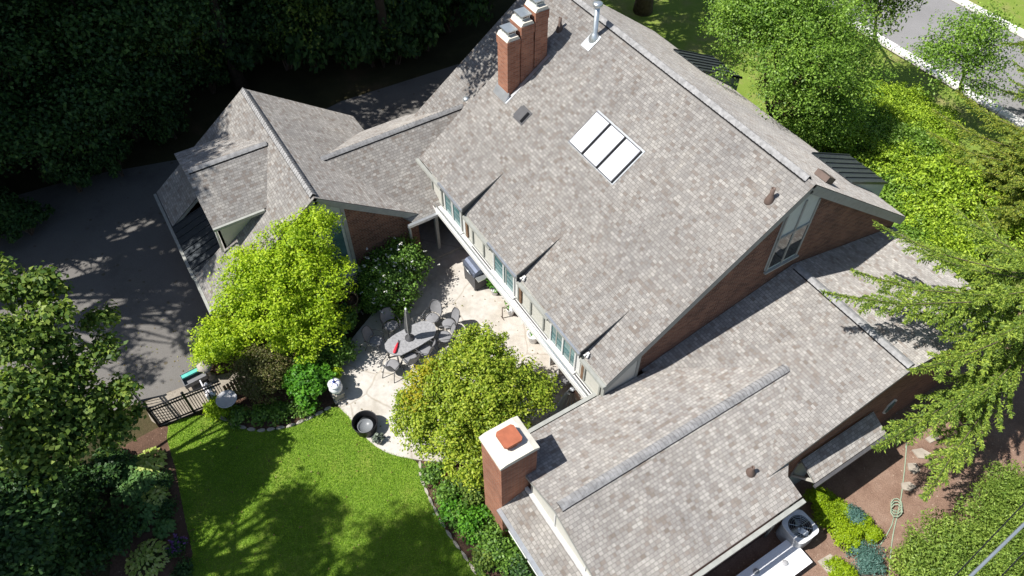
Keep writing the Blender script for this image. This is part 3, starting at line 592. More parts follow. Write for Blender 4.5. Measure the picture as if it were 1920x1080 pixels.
def cloud(blobs, n, size, clump=.3, per=60, up=.7, low=-.35, asp=.62, fill=.5):
    blobs = np.array(blobs, float); vol = (blobs[:, 3]*blobs[:, 4]*blobs[:, 5])**.75; k = max(1, n//per)
    bi = rng.choice(len(blobs), k, p=vol/vol.sum()); d = unit(rng.normal(size=(k, 3))); d[:, 2] = np.where(d[:, 2] < low, -d[:, 2], d[:, 2])
    r = fill+(1.05-fill)*rng.random(k)**.6; r *= rng.choice([1, 1, 1, 1.12, .85], k)
    cc = blobs[bi, :3]+d*blobs[bi, 3:6]*r[:, None]
    cs = clump*(.6+.8*rng.random(k)); ci = np.repeat(np.arange(k), per); m = len(ci)
    g = rng.normal(size=(m, 3)); g *= (rng.random((m, 1))**.4)/np.maximum(np.linalg.norm(g, axis=1, keepdims=True), .3)
    g[:, 2] *= .62
    P = cc[ci]+g*cs[ci][:, None]*1.35
    P[:, 2] = np.maximum(P[:, 2], .05)
    N = unit(rng.normal(size=(m, 3))*.75+g*.7+d[ci]*.5+np.array([0, 0, up]))
    T = np.cross(N, rng.normal(size=(m, 3))); s = size*(.65+.7*rng.random(m))
    return leaf_quads(P, T, N, s, s*asp), cc
def limbs(mb, base, top, targets, r0, n=6, nb=14):
    base, top = Vector(base), Vector(top); pts = []
    for i in range(6):
        t = i/5; p = base.lerp(top, t); pts.append(p+Vector((rnd.uniform(-1, 1), rnd.uniform(-1, 1), 0))*r0*.5*(i > 0))
    mb.tube(pts, [r0*(1.25 if i == 0 else 1-.13*i) for i in range(6)], 8)
    idx = list(range(len(targets))); rnd.shuffle(idx)
    for k in idx[:nb]:
        e = Vector(targets[k]); t = rnd.uniform(.35, .95); s = base.lerp(top, t)
        if e.z < s.z: s = base.lerp(top, max(.25, t-.3))
        mid = s.lerp(e, .5)+Vector((rnd.uniform(-.2, .2), rnd.uniform(-.2, .2), rnd.uniform(0, .3)))
        mb.tube([s, s.lerp(mid, .5), mid, e], [r0*.42, r0*.3, r0*.2, r0*.07], 5)
def tree(name, base, blobs, n, size, mat, label, cat='tree', group=None, r0=.12, bark=BARK, clump=.35, per=60, nb=16, top=None, extra=None, up=.7, fill=.5, asp=.62):
    base = Vector(base); t = empty(name, base, label, cat, group)
    V, cc = cloud(blobs, n, size, clump, per, up, fill=fill, asp=asp)
    quads('crown', V, mat, t, base)
    bb = np.array(blobs, float); w_ = bb[:, 3]**2; c = (bb[:, :3]*w_[:, None]).sum(0)/w_.sum()
    mb = MB(); limbs(mb, base, top or Vector((c[0], c[1], c[2]+.35*bb[:, 5].max())), cc, r0, nb=nb)
    mb.build('trunk', bark, t, off=base)
    for e in (extra or []):
        V, _ = cloud(*e[1:-1]); quads(e[0], V, e[-1], t, base)
    return t
def shrub(name, base, r, h, n, size, mat, label, group=None, cat='shrub', lobes=5, stem=True, flowers=None, clump=.16, up=.7, asp=.62, spread=None):
    base = Vector(base); t = empty(name, base, label, cat, group); bl = []
    for k in range(lobes):
        a = 2.4*k+rnd.random(); q = r*.48*(k > 0)
        rr = r*rnd.uniform(.5, .68) if lobes > 1 else r
        bl.append((base.x+q*math.cos(a), base.y+q*math.sin(a), h*(.5 if k else .58), rr, rr, h*rnd.uniform(.38, .48)))
    V, cc = cloud(bl, n, size, clump, 34, up, asp=asp, fill=.45); quads('foliage', V, mat, t, base)
    mb = MB(); idx = rng.choice(len(cc), min(7, len(cc)), replace=False)
    for k in idx: mb.tube([base+Vector((rnd.uniform(-.06, .06), rnd.uniform(-.06, .06), 0)), base.lerp(Vector(cc[k]), .5)+Vector((0, 0, .05)), Vector(cc[k])], [.022, .016, .006], 5)
    mb.build('stem', BARK, t, off=base)
    if flowers:
        nf, sf, mf = flowers; k = rng.choice(len(cc), nf); top = cc[k]+rng.normal(size=(nf, 3))*clump*.7+np.array([0, 0, clump*.6])
        rep = np.repeat(np.arange(nf), 5); N = unit(rng.normal(size=(len(rep), 3))*.5+np.array([0, 0, 1])); T = np.cross(N, rng.normal(size=N.shape))
        quads('blossom', leaf_quads(top[rep]+rng.normal(size=(len(rep), 3))*sf*.35, T, N, np.full(len(rep), sf), np.full(len(rep), sf*.8)), mf, t, base)
    return t
def hosta(base, r, mat, label, group, n=70):
    base = Vector(base); t = empty('hosta', base, label, 'plant', group); V = []
    a = rng.random(n)*2*np.pi; q = r*np.sqrt(rng.random(n)); z = .12+.42*r*(1-(q/r)**2)+rng.random(n)*.08
    P = np.stack([base.x+q*np.cos(a), base.y+q*np.sin(a), z], 1)
    T = np.stack([np.cos(a), np.sin(a), -.15-.5*q/r], 1)+rng.normal(size=(n, 3))*.3; N = rng.normal(size=(n, 3))*.25+np.stack([np.cos(a)*q/r*.5, np.sin(a)*q/r*.5, np.ones(n)], 1)
    s = .15*(.7+.5*rng.random(n)); quads('foliage', leaf_quads(P, T, N, s, s*.62), mat, t, base)
    mb = MB()
    for k in range(0, n, 5): mb.tube([base, base.lerp(Vector(P[k]), .6)+Vector((0, 0, .04)), Vector(P[k])], [.012, .01, .006], 4)
    mb.build('stem', GREENST, t, off=base); return t
BARKD = plain('dark_bark', (.05, .04, .03), .95, var=.4, sc=8)
GREENST = plain('green_stem', (.08, .14, .03), .7)
def spruce(base, h, rmax, label, mat, group=None, zmin=1.2, dens=1., seed=1, ndl=(.10, .036), droop=.16, tips=(), avoid=None, step=.05, tw=.29):
    rg = np.random.default_rng(seed); base = np.array(base, float); t = empty('spruce_tree', base, label, 'tree', group)
    Ps, Ts, Ns, Ls = [], [], [], []; mb = MB()
    mb.tube([base, base+[0, 0, h*.5], base+[0, 0, h*.97]], [.24*h/12, .14*h/12, .015], 8)
    def plume(sp, wd):                         # a spine clothed in short needle twigs
        tan = unit(np.gradient(sp, axis=0)); n = len(sp); s = np.linspace(0, 1, n)
        for i in range(1, n):
            sd = np.cross(tan[i], [0, 0, 1.]); sd /= np.linalg.norm(sd)+1e-6; pr = min(1, .45+s[i]*2)*(1-.62*s[i]**3)
            for sg in (-1, 1, 0, .5):
                tl = wd*pr*rg.uniform(.6, 1.15)*(1 if abs(sg) == 1 else .6)
                td = tan[i]*rg.uniform(.45, .9)+sd*(sg*rg.uniform(.5, 1.) if abs(sg) == 1 else rg.uniform(-.5, .5))+np.array([0, 0, -rg.uniform(.1, .7) if abs(sg) == 1 else rg.uniform(.0, .45)])
                td /= np.linalg.norm(td); m = max(3, int(tl/.031)); q = (np.arange(m)+rg.random(m))/m
                Ps.append(sp[i]+td*(q*tl)[:, None]+np.array([0, 0, -.16])*(q*q*tl)[:, None]+rg.normal(size=(m, 3))*.013)
                Ts.append(td+rg.normal(size=(m, 3))*.42+np.array([0, 0, .1])); Ns.append(rg.normal(size=(m, 3))*.5+np.array([0, 0, .85])); Ls.append(ndl[0]*rg.uniform(.7, 1.2, m))
    def branch(z0, az, L_, dz=None, bend=0.):
        dx = np.array([np.cos(az), np.sin(az), 0]); sd = np.array([-dx[1], dx[0], 0]); n = max(8, int(L_/step)); s = np.linspace(0, 1, n)
        vz = ((.08*s-droop*s**1.5+.14*s**4)*L_) if dz is None else dz*s-.12*L_*np.sin(np.pi*s)*.6+.05*L_*s**4
        sp = base+np.array([0, 0, z0])+dx*(s*L_)[:, None]+sd*(bend*s*s*L_*.5)[:, None]+np.array([0, 0, 1])*vz[:, None]
        mb.tube([sp[0], sp[n//3], sp[2*n//3], sp[-1]], [.012+.004*L_, .013, .008, .003], 5); k0 = int(n*.14); plume(sp[k0:], tw*min(1.15, .55+L_*.12))
        k = int(n*.2); sg = 1
        while k < n*.8:
            ll = min(L_*.24, 1.15)*(1-.65*(k/n))*rg.uniform(.7, 1.2); m = max(6, int(ll/step)); q = np.linspace(0, 1, m)
            tg = sp[min(k+2, n-1)]-sp[k]; tg /= np.linalg.norm(tg); s2 = np.cross(tg, [0, 0, 1.])*sg; d2 = tg*rg.uniform(.7, 1)+s2*rg.uniform(.5, .8); d2 /= np.linalg.norm(d2)
            plume(sp[k]+d2*(q*ll)[:, None]+np.array([0, 0, -.22])*(q**1.6*ll)[:, None], tw*.72); sg = -sg; k += max(3, int(.26/step*rg.uniform(.8, 1.3)))
    for tp_ in tips:
        d = np.array(tp_, float)-base; L_ = np.hypot(d[0], d[1]); z0 = min(h-.5, d[2]+rg.uniform(.25, .5)+.04*L_); branch(z0, np.arctan2(d[1], d[0]), L_, d[2]-z0, 0)
    z = zmin; k = 0
    while z < h-.3:
        fr = 1-(z-zmin*.5)/(h-zmin*.5); Lb = rmax*(fr**.8)
        for j in range(max(3, int(round((2.6+2.6*fr)*dens)))):
            az = 2.399*k+rg.uniform(-.25, .25); k += 1
            if avoid and abs((az-avoid[0]+np.pi) % (2*np.pi)-np.pi) < avoid[1] and z < avoid[2]: continue
            branch(z, az, Lb*rg.uniform(.72, 1.08), None, rg.uniform(-.22, .22))
        z += rg.uniform(.34, .5)*(1.2-.3*fr)*h/11/max(.7, dens**.5)
    P, T, N, Ln = map(np.concatenate, (Ps, Ts, Ns, Ls))
    quads('crown', leaf_quads(P, unit(T), unit(N), Ln, Ln*ndl[1]/ndl[0]), mat, t, base); mb.build('trunk', BARK, t, off=base)
    return t
def xy(p, z=0): return Vector((p[0], p[1], z))
def E(px, py, z, r, rz=None): p = at(px, py, z); return (p.x, p.y, z, r, r, rz or r*.85)
# lime tree by the garage gable
tree('lime_tree', xy(at(545, 520, 3.0)), [E(545, 500, 3.2, 1.45), E(592, 440, 4.2, .85, 1.0), E(600, 520, 2.9, 1.1), E(475, 520, 3.1, 1.05), E(515, 580, 2.2, 1.4), E(590, 590, 1.9, 1.15), E(450, 575, 2.4, .9), E(560, 440, 4.0, .7), E(560, 640, 1.2, .9)], 38000, .085, LIME,
     'lime green tree leaning against the garage gable beside the patio', r0=.11, clump=.21, per=60, fill=.25, nb=26, up=1.0, bark=BARKL)
shrub('golden_shrub', xy(at(425, 650, .7)), 1.0, 1.7, 9000, .08, LIME, 'large golden shrub below the garage eave at the driveway edge', lobes=7)
shrub('golden_shrub', xy(at(392, 665, .4)), .6, 1.0, 4200, .08, LIME, 'smaller golden shrub at the driveway kerb, left of the large one')
shrub('golden_shrub', xy(at(470, 640, .6)), .8, 1.5, 6000, .08, LIME, 'golden shrub between the lime tree and the olive shrub')
shrub('olive_shrub', xy(at(495, 705, .6)), 1.05, 1.5, 10000, .06, OLIVE, 'dull olive brown rounded shrub behind the birdbath', lobes=7)
shrub('hydrangea', xy(at(585, 715, .5)), .85, 1.15, 5200, .13, BRIGHT, 'bright green large leaved hydrangea beside the patio edge', lobes=6)
shrub('dark_shrub', xy(at(625, 610, .6)), .75, 1.2, 5200, .11, GREEN, 'dark green shrub under the right side of the lime tree', lobes=6)
shrub('dark_shrub', xy(at(640, 665, .4)), .5, .9, 3000, .10, GREEN, 'dark green shrub at patio edge opposite the left end chair')
shrub('dark_shrub', xy(at(555, 650, .6)), .8, 1.3, 5200, .09, OAK, 'mid green shrub between the olive shrub and lime tree')
shrub('dark_shrub', xy(at(610, 650, .5)), .65, 1.1, 4200, .10, GREEN, 'dark green shrub above the bright hydrangea')
shrub('flowering_shrub', xy(at(740, 520, .9)), 1.35, 2.1, 13000, .09, GREEN, 'tall white flowering shrub in front of the garage brick wall', lobes=8, flowers=(170, .06, PETAL), clump=.2)
shrub('low_perennial', xy(at(700, 565, .3)), .6, .6, 2600, .11, GREEN, 'low dark perennial at the foot of the white flowering shrub')
shrub('low_perennial', xy(at(745, 585, .2)), .5, .5, 2000, .10, GREEN, 'low leafy clump on patio edge below the white flowering shrub')
shrub('banana_plant', xy(at(683, 535, .5)), .35, .9, 260, .3, BRIGHT, 'broad leaved plant between the basket planter and flowering shrub', lobes=3, asp=.4)
shrub('lime_perennial', xy(at(410, 765, .3)), .38, .6, 1800, .08, LIME, 'yellow green clump beside the birdbath at lawn corner')
for px, py, r, lb in ((445, 785, .3, 'small green clump below the birdbath'), (490, 780, .35, 'small green clump at the edging right of the birdbath'), (530, 775, .4, 'leafy green clump under the hydrangea at the lawn edging'), (575, 765, .3, 'small clump nearest the corner of patio and lawn')):
    shrub('edging_plant', xy(at(px, py, .15)), r, .4, 1100, .09, GREEN, lb, 'small plants along the lawn edging', 'plant', 4)
# patio maple
mp = xy(at(880, 745, 2.4))
tree('maple_tree', mp, [E(885, 725, 2.7, 1.4, 1.1), E(822, 740, 2.3, .95, .85), E(960, 735, 2.4, 1.05, .9), E(908, 670, 2.9, .9, .85), E(850, 800, 2.0, 1.2, .9), E(930, 800, 2.0, 1.0, .9), E(785, 800, 1.8, .8, .7), E(890, 632, 3.0, .32, .4), E(1000, 740, 2.2, .7, .6), E(770, 770, 2.0, .6, .6), E(890, 850, 1.7, .9, .7)], 50000, .085, MAPLE,
     'rounded yellow green maple growing on the patio', r0=.10, clump=.19, per=70, nb=22, fill=.5, up=1.0,
     extra=[('golden_foliage', [E(808, 705, 3.0, .55, .45), E(785, 745, 2.75, .4, .35)], 1000, .085, .2, 34, GOLD)])
# flower bed below the brick chimney
for i, (px, py, r, h, m, lb) in enumerate(((815, 887, .3, .5, GREEN, 'small dark clump nearest the patio end of the flower bed'), (862, 908, .3, .4, OAK, 'dull green clump in the middle of the mulch above the others'), (842, 927, .34, .5, GREEN, 'dark green clump near the lawn edging in the flower bed'), (898, 900, .3, .8, BRIGHT, 'tall bright clump against the brick chimney foot'), (888, 932, .28, .45, OAK, 'grey green clump beside the chimney in the flower bed'), (848, 960, .36, .5, BRIGHT, 'bright low clump at the lawn edging midway'), (892, 985, .55, .9, BRIGHT, 'largest bright green clump in the flower bed'), (868, 972, .35, .55, GREEN, 'dark clump left of the largest bright clump'), (925, 1010, .5, .8, GREEN, 'shaded dark clump below the sunroom windows'), (950, 1050, .55, .8, GREEN, 'shaded dark clump at the bottom edge by the sunroom'), (912, 1045, .45, .6, OAK, 'shaded clump between edging and sunroom near bottom'), (980, 1075, .5, .7, DARK, 'darkest clump under the sunroom eave at bottom edge'))):
    shrub('bed_plant', xy(at(px, py, h*.4), .0), r, h, 1500, .09, m, lb, 'plants in the flower bed by the chimney', 'plant', 5)
shrub('red_leaf_plant', xy(at(833, 897, .1)), .14, .3, 260, .06, leaf_mat('red_leaf', L((.12, .02, .02), (.2, .05, .04)), .2), 'small dark red leaved plant near the patio in flower bed', cat='plant', lobes=3)
# hosta border
for px, py, r, m, lb in ((280, 868, .5, HOSTV, 'yellow variegated hosta nearest the iron fence'), (268, 905, .52, HOSTA, 'green hosta between two yellow variegated hostas, upper one'), (292, 935, .42, HOSTV, 'narrow yellow variegated hosta midway along the lawn border'), (268, 965, .55, HOSTA, 'green hosta below the midway yellow hosta'), (308, 990, .3, HOSTA, 'small pale green hosta by the purple flowers'), (278, 1050, .6, HOSTV, 'large yellow variegated hosta at the bottom of the border'), (240, 925, .5, HOSTA, 'shaded green hosta furthest from the lawn'), (245, 880, .45, HOSTA, 'shaded green hosta behind the fence end hosta')):
    hosta(xy(at(px, py, .15)), r, m, lb, 'hostas along the lawn border', int(420*r+40))
shrub('purple_flowers', xy(at(330, 1030, .15)), .3, .35, 900, .07, DARK, 'dark clump of purple flowers at the lawn border', cat='plant', lobes=4, flowers=(40, .06, PURP), clump=.1)
for px, py, lb in ((312, 900, 'dark clump beside the lawn edge next to yellow hosta'), (318, 955, 'dark clump beside the lawn edge midway down border'), (345, 1070, 'grey clump beside the lawn edge at the bottom')):
    shrub('border_plant', xy(at(px, py, .1)), .25, .3, 700, .07, DARK, lb, 'dark plants along the lawn edge', 'plant', 3)
# east side plants
for px, py, r, h, lb in ((1532, 935, .34, .7, 'golden dwarf cypress nearest the wing eave corner'), (1545, 968, .4, .7, 'golden dwarf cypress second in line from the eave corner'), (1583, 960, .28, .5, 'small golden dwarf cypress on the mulch side of row'), (1570, 985, .36, .65, 'golden dwarf cypress in the middle of the row'), (1592, 1012, .4, .7, 'rounded golden dwarf cypress nearest the blue spruce'), (1612, 985, .3, .5, 'golden dwarf cypress on the outer side above the blue spruce'), (1636, 1002, .24, .45, 'small ball of golden cypress furthest out on the mulch'), (1578, 1076, .42, .6, 'golden dwarf cypress beside the square flagstone at bottom'), (1552, 940, .28, .5, 'small golden dwarf cypress beside the first of the row')):
    shrub('dwarf_cypress', xy(at(px, py, h*.5)), r, h, 3400, .05, DWARF, lb, 'golden dwarf cypresses by the air conditioner', lobes=5, clump=.09, up=1.)
for px, py, r, lb in ((1625, 1048, .5, 'large blue spruce bush at the end of the golden row'), (1603, 970, .28, 'small blue spruce bush among the golden cypresses')):
    shrub('blue_spruce', xy(at(px, py, .3)), r, .6, 4200, .075, BSPR, lb, None, lobes=6, asp=.28, clump=.11)
for px, py, z, r, h, lb in ((1790, 1050, 1.6, 1.15, 2.6, 'bright arborvitae bush with power cable crossing over it'), (1880, 1000, 1.8, 1.2, 2.9, 'bright arborvitae bush at right edge under the cables'), (1735, 1075, 1.0, .8, 1.6, 'lowest arborvitae bush at the bottom edge by the mulch'), (1900, 1075, 1.6, 1.2, 2.6, 'arborvitae bush in the lower right corner'), (1905, 930, 1.6, .9, 2.4, 'arborvitae bush at right edge below spruce branches')):
    shrub('arborvitae', xy(at(px, py, z)), r, h, 15000, .085, ARBOR, lb, 'arborvitae bushes at lower right', lobes=12, clump=.17, up=.35, asp=.4)
# spruces on the right
sp1 = xy(at(1990, 590, 5.5))
tl_ = [at(*q) for q in ((1635, 430, 6.2), (1592, 520, 5.9), (1538, 563, 6.1), (1700, 705, 5.3), (1632, 852, 4.2), (1722, 945, 3.6), (1700, 600, 5.6), (1760, 640, 5.2), (1720, 480, 6.4), (1835, 470, 7.4), (1800, 560, 6.6), (1860, 640, 6.4), (1780, 395, 6.4), (1745, 800, 4.4), (1820, 760, 4.6))]
spruce(sp1, 13, 5.2, 'tall green spruce spreading branches over the east wing roof', SPRU, seed=5, dens=1.0, zmin=3.4, tips=tl_, avoid=(-2.2, 1.2, 9.))
print('sp1', sp1, max((p-Vector((sp1.x, sp1.y, p.z))).length for p in tl_))
sp2 = xy(at(1960, 380, 2)); spruce(sp2, 8.0, 4.0, 'yellow tipped spruce between the front shrubs and the road', SPRU2, seed=9, dens=1.25, zmin=.6, tips=[at(*q) for q in ((1745, 215, 3.4), (1735, 255, 3.0), (1790, 180, 4.2), (1770, 300, 2.6), (1850, 400, 2.4))])
sp3 = xy(at(2010, 190, 1)); spruce(sp3, 9.5, 3.6, 'green spruce at the right edge in front of the road', SPRU, seed=14, zmin=.8, tips=[at(1872, 95, 5.)])
# front yard trees and shrubs
tree('birch_tree', xy(at(1455, 170, 4)), [E(1480, 120, 5.6, 2.2, 2.2), E(1415, 45, 6.4, 1.5, 1.7), E(1520, 60, 6.2, 2.0, 1.8), E(1540, 160, 4.4, 2.0, 1.8), E(1485, 195, 3.8, 1.5, 1.6), E(1375, 50, 5.8, 1.1, 1.4), E(1510, 250, 2.6, 1.2, 1.3), E(1580, 110, 4.8, 1.5, 1.4), E(1450, 0, 7.2, 1.8, 1.7), E(1560, 210, 3.2, 1.3, 1.1)], 80000, .088, BIRCH,
     'large bright green tree beside the street side of the house', r0=.2, clump=.36, per=70, nb=36, fill=.3, up=.9)
tree('street_tree', xy(at(1800, 170, .0)), [E(1810, 90, 4.2, 1.5, 1.4), E(1780, 130, 3.4, 1.3, 1.1), E(1840, 60, 5.0, 1.0, 1.0), E(1745, 110, 3.6, .9, .8), E(1850, 120, 3.6, 1.0, .9), E(1830, 180, 2.4, .9, .8)], 11000, .10, BIRCH, 'thin airy young tree at the road kerb', r0=.07, clump=.42, per=30, nb=22, fill=.3)
tree('street_tree', xy(at(1640, 75, .0)), [E(1640, 15, 4.6, 1.3, 1.2), E(1600, -10, 5.2, 1.5, 1.3), E(1680, -15, 5.2, 1.2, 1.1), E(1640, -60, 6.2, 1.6, 1.4)], 9000, .14, OAK, 'darker tree overhanging the road at the top edge', r0=.09, clump=.42, per=34, nb=18, fill=.3)
fs = [(1560, 250, 1.2), (1610, 245, 1.1), (1660, 240, 1.), (1595, 290, 1.2), (1645, 290, 1.1), (1700, 250, 1.), (1690, 300, 1.2), (1740, 290, 1.1), (1660, 335, 1.2), (1715, 345, 1.2), (1770, 335, 1.0), (1680, 385, 1.3), (1740, 390, 1.2), (1800, 385, 1.1), (1625, 340, 1.0), (1540, 215, 1.0), (1700, 200, .9), (1655, 190, .9), (1750, 240, .9), (1720, 430, 1.2), (1790, 440, 1.1), (1850, 430, 1.0), (1690, 470, 1.1), (1760, 490, 1.2)]
fproto = []
for k, m in enumerate((FRONT, BIRCH, FRONT)):
    s_ = shrub('front_shrub', xy(at(*fs[k][:2], .8)), fs[k][2]*1.15, 1.7*fs[k][2], 12000, .09, m, 'leafy yellow green shrub in the front planting', 'shrubs massed in the front yard', lobes=9, clump=.17, up=.9); fproto.append(s_)
for i, (px, py, s_) in enumerate(fs[3:]):
    c = copy_tree(fproto[(i*7+i//3) % 3]); c.location = xy(at(px, py, .8)); c.rotation_euler.z = rnd.random()*6; q = s_*rnd.uniform(.85, 1.1); c.scale = (q, q, q*rnd.uniform(.8, 1.15))
shrub('yellow_flowers', xy(at(1835, 395, .4)), .6, .7, 1500, .1, OAK, 'clump of yellow flowers below the yellow tipped spruce', cat='plant', flowers=(90, .1, YELL))
shrub('yellow_flowers', xy(at(1800, 375, .4)), .4, .5, 900, .1, OAK, 'small clump of yellow and red flowers among front shrubs', cat='plant', flowers=(40, .1, YELL))
# broad trees at the left edge by the driveway
tree('oak_tree', xy(at(20, 800, 3.)), [E(20, 540, 6.6, .5, .7), E(85, 545, 6.4, .42, .6), E(95, 600, 6.2, .5, .5), E(190, 605, 5.2, .38, .4), E(215, 655, 5.0, .42, .4), E(165, 690, 5.0, .55, .45), E(110, 660, 5.4, .5, .5), E(60, 660, 5.8, .6, .6), E(20, 640, 6.0, .6, .7), E(230, 735, 4.4, .3, .35), E(165, 760, 4.6, .6, .5), E(95, 750, 5.0, .8, .7), E(30, 760, 5.4, .9, .8), E(225, 800, 3.8, .55, .45), E(140, 820, 4.2, .8, .6), E(60, 840, 4.6, .9, .7), E(265, 775, 3.4, .35, .35), E(215, 740, 3.8, .4, .35)], 17000, .15, OAK,
     'tall leafy oak at the left edge overhanging the driveway', r0=.16, clump=.24, per=30, nb=40, bark=BARKL, fill=.3)
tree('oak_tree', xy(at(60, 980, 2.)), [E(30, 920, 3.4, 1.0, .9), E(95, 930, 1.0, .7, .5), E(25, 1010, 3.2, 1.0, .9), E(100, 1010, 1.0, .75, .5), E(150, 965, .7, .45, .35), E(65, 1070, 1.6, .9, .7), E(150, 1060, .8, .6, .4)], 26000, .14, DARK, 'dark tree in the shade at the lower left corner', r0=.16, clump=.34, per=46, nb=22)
shrub('dark_shrub', xy(at(205, 1010, .3)), .8, .7, 5000, .12, DARK, 'shaded dark shrub behind the bottom hosta')
shrub('dark_shrub', xy(at(195, 890, .3)), .8, .7, 5000, .12, DARK, 'shaded dark shrub behind the upper hostas')
# tree top in front of the lawn at the bottom edge, and the tall trees off to the left that shade the drive and lawn
bl_ = [(-12.9+3.0*math.cos(2.4*k)*math.sqrt((k+.5)/11), -9.9+2.2*math.sin(2.4*k)*math.sqrt((k+.5)/11), 13.4-.36*k+rnd.uniform(-.5, .5), .95-.02*k, .85-.02*k, .62) for k in range(11)]
big = tree('tall_tree', (-12.9, -9.9, 0), bl_, 4600, .17, OAK, 'tall tree beyond the left edge shading the lawn', 'tree', 'tall trees along the left boundary', r0=.24, clump=.36, per=36, nb=40, fill=.2)
for x, y, s_ in ((-11.2, -11.5, 1.32), (-28.2, -7.6, 1.25), (-31.8, -7.2, 1.3), (-24.8, -9.2, 1.2), (-23.6, -10.2, 1.0), (-27.2, -10.2, 1.15), (-31., -9.6, 1.4), (-35, -8.6, 1.5), (-39.5, -7.2, 1.6), (-44, -5.5, 1.7), (-49, -3.5, 1.7), (-30, -7.6, .95), (-34, -5., 1.25), (-26.6, -7.4, 1.15), (-25.2, -8.2, 1.2), (-8.4, -11.4, 1.15), (-10.2, -13., 1.45)):
    c = copy_tree(big); c.location = (x, y, 0); c.scale = (s_, s_, s_*1.1); c.rotation_euler.z = rnd.random()*6
    c['label'] = 'tall tree beyond the left edge shading drive and wood'
big['label'] = 'tall tree beyond the left edge shading drive and wood'
# shaded wood beyond the driveway
def bnd(x): return float(np.interp(x, [-300, 0, 110, 300, 420, 520, 620, 720, 800, 860, 950], [480, 425, 350, 270, 140, 95, 85, 85, 75, 10, -60]))
wp = []
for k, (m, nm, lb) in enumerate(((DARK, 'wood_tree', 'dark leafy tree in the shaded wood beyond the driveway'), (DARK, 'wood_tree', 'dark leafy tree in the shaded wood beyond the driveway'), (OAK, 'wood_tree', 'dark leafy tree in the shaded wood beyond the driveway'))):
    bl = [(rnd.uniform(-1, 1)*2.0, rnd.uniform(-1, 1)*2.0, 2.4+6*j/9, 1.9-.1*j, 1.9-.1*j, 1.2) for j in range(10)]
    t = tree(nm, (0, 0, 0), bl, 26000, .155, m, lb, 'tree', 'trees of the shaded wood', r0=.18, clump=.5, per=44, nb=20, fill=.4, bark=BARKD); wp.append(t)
i = 0
for px in range(-330, 930, 84):
    for k in range(6):
        x = px+rnd.uniform(-26, 26)+(k % 2)*40; y = bnd(x)-12-k*72+rnd.uniform(-16, 16)
        if y < -330: continue
        p = at(x, y, 0)
        if p.length > 95: continue
        if i < 3: c = wp[i]
        else: c = copy_tree(wp[rnd.choice((0, 0, 1, 1, 2, 2))])
        i += 1; s_ = rnd.uniform(.75, 1.1)*(1.+.1*k); c.location = xy(p); c.scale = (s_, s_, s_*rnd.uniform(.95, 1.3)); c.rotation_euler.z = rnd.random()*6
for px, py, lb in ((1205, 22, 'thick dark trunk of the shade tree behind the chimneys'), (1290, -60, 'shade tree beside the street behind the house ridge')):
    b = xy(at(px, py)); tree('shade_tree', b, [(b.x+dx, b.y+dy, z, 2.4, 2.4, 1.8) for dx, dy, z in ((0, 0, 11), (2.5, 1, 9.5), (-2, 1.5, 10), (1, -2.4, 9.2), (-1.5, -2., 10.5))], 12000, .22, OAK, lb, r0=.42, clump=.6, per=40, nb=20)
for x, y, dx, dy, s_, lb in ((-29, 18.5, 0, 0, 1., 'tall shade tree behind the west end of the main roof'), (-31.5, 15.5, 0, 0, 1., 'tall shade tree beside the top edge above the chimneys'), (-26.2, 18.6, 0, 0, .9, 'tall shade tree close behind the house ridge'), (-31.5, 1.6, 0, 0, 1., 'tall shade tree behind the garage at the wood edge'), (-32, 5., 0, 0, 1.05, 'tall shade tree over the rear drive'), (-31, 12.2, 6.6, -3.4, 1., 'leaning shade tree casting shadow on the west roof')):
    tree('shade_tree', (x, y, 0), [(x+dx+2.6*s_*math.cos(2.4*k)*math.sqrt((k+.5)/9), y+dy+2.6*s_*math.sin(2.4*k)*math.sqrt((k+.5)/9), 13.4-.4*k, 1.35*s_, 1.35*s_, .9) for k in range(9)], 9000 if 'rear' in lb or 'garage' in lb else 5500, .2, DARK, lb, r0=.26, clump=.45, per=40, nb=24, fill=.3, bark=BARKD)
# understorey shrubs along the wood's edge
for i, (px, py) in enumerate(((60, 440), (150, 400), (230, 370), (330, 300), (400, 215), (560, 165), (640, 160), (720, 165), (780, 150), (20, 470), (440, 150), (480, 120), (540, 130), (590, 125), (650, 120), (700, 125), (745, 120), (800, 95), (520, 90), (620, 85), (710, 80), (780, 70), (840, 60), (460, 80), (560, 60), (660, 50), (760, 35), (820, 25))):
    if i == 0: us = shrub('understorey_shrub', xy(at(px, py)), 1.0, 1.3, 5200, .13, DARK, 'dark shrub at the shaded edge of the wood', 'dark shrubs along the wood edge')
    else:
        c = copy_tree(us); c.location = xy(at(px, py-(40 if i < 10 else 0))); c.rotation_euler.z = rnd.random()*6; q = 1. if i < 10 else rnd.uniform(1.5, 2.1); c.scale = (q, q, q*1.5)
# lawn blades
from mathutils.geometry import tessellate_polygon
def in_poly(P, poly):
    x, y = P[:, 0], P[:, 1]; c = np.zeros(len(P), bool); j = len(poly)-1
    for i in range(len(poly)):
        xi, yi, xj, yj = poly[i][0], poly[i][1], poly[j][0], poly[j][1]
        c ^= ((yi > y) != (yj > y)) & (x < (xj-xi)*(y-yi)/(yj-yi+1e-12)+xi); j = i
    return c
lw = np.array([(p[0], p[1]) for p in lawnw]); P = rng.uniform(lw.min(0), lw.max(0), size=(170000, 2)); P = P[in_poly(P, lw)]
P = np.column_stack([P, np.full(len(P), .045)]); m = len(P); T = rng.normal(size=(m, 3))*.55+np.array([0, 0, .8]); N = np.cross(T, rng.normal(size=(m, 3)))
tag(quads('grass', leaf_quads(P, T, N, .055*(.6+.8*rng.random(m)), np.full(m, .016)), BLADE), 'short mown lawn grass in dappled shade', 'grass', None, 'stuff')
lit = []
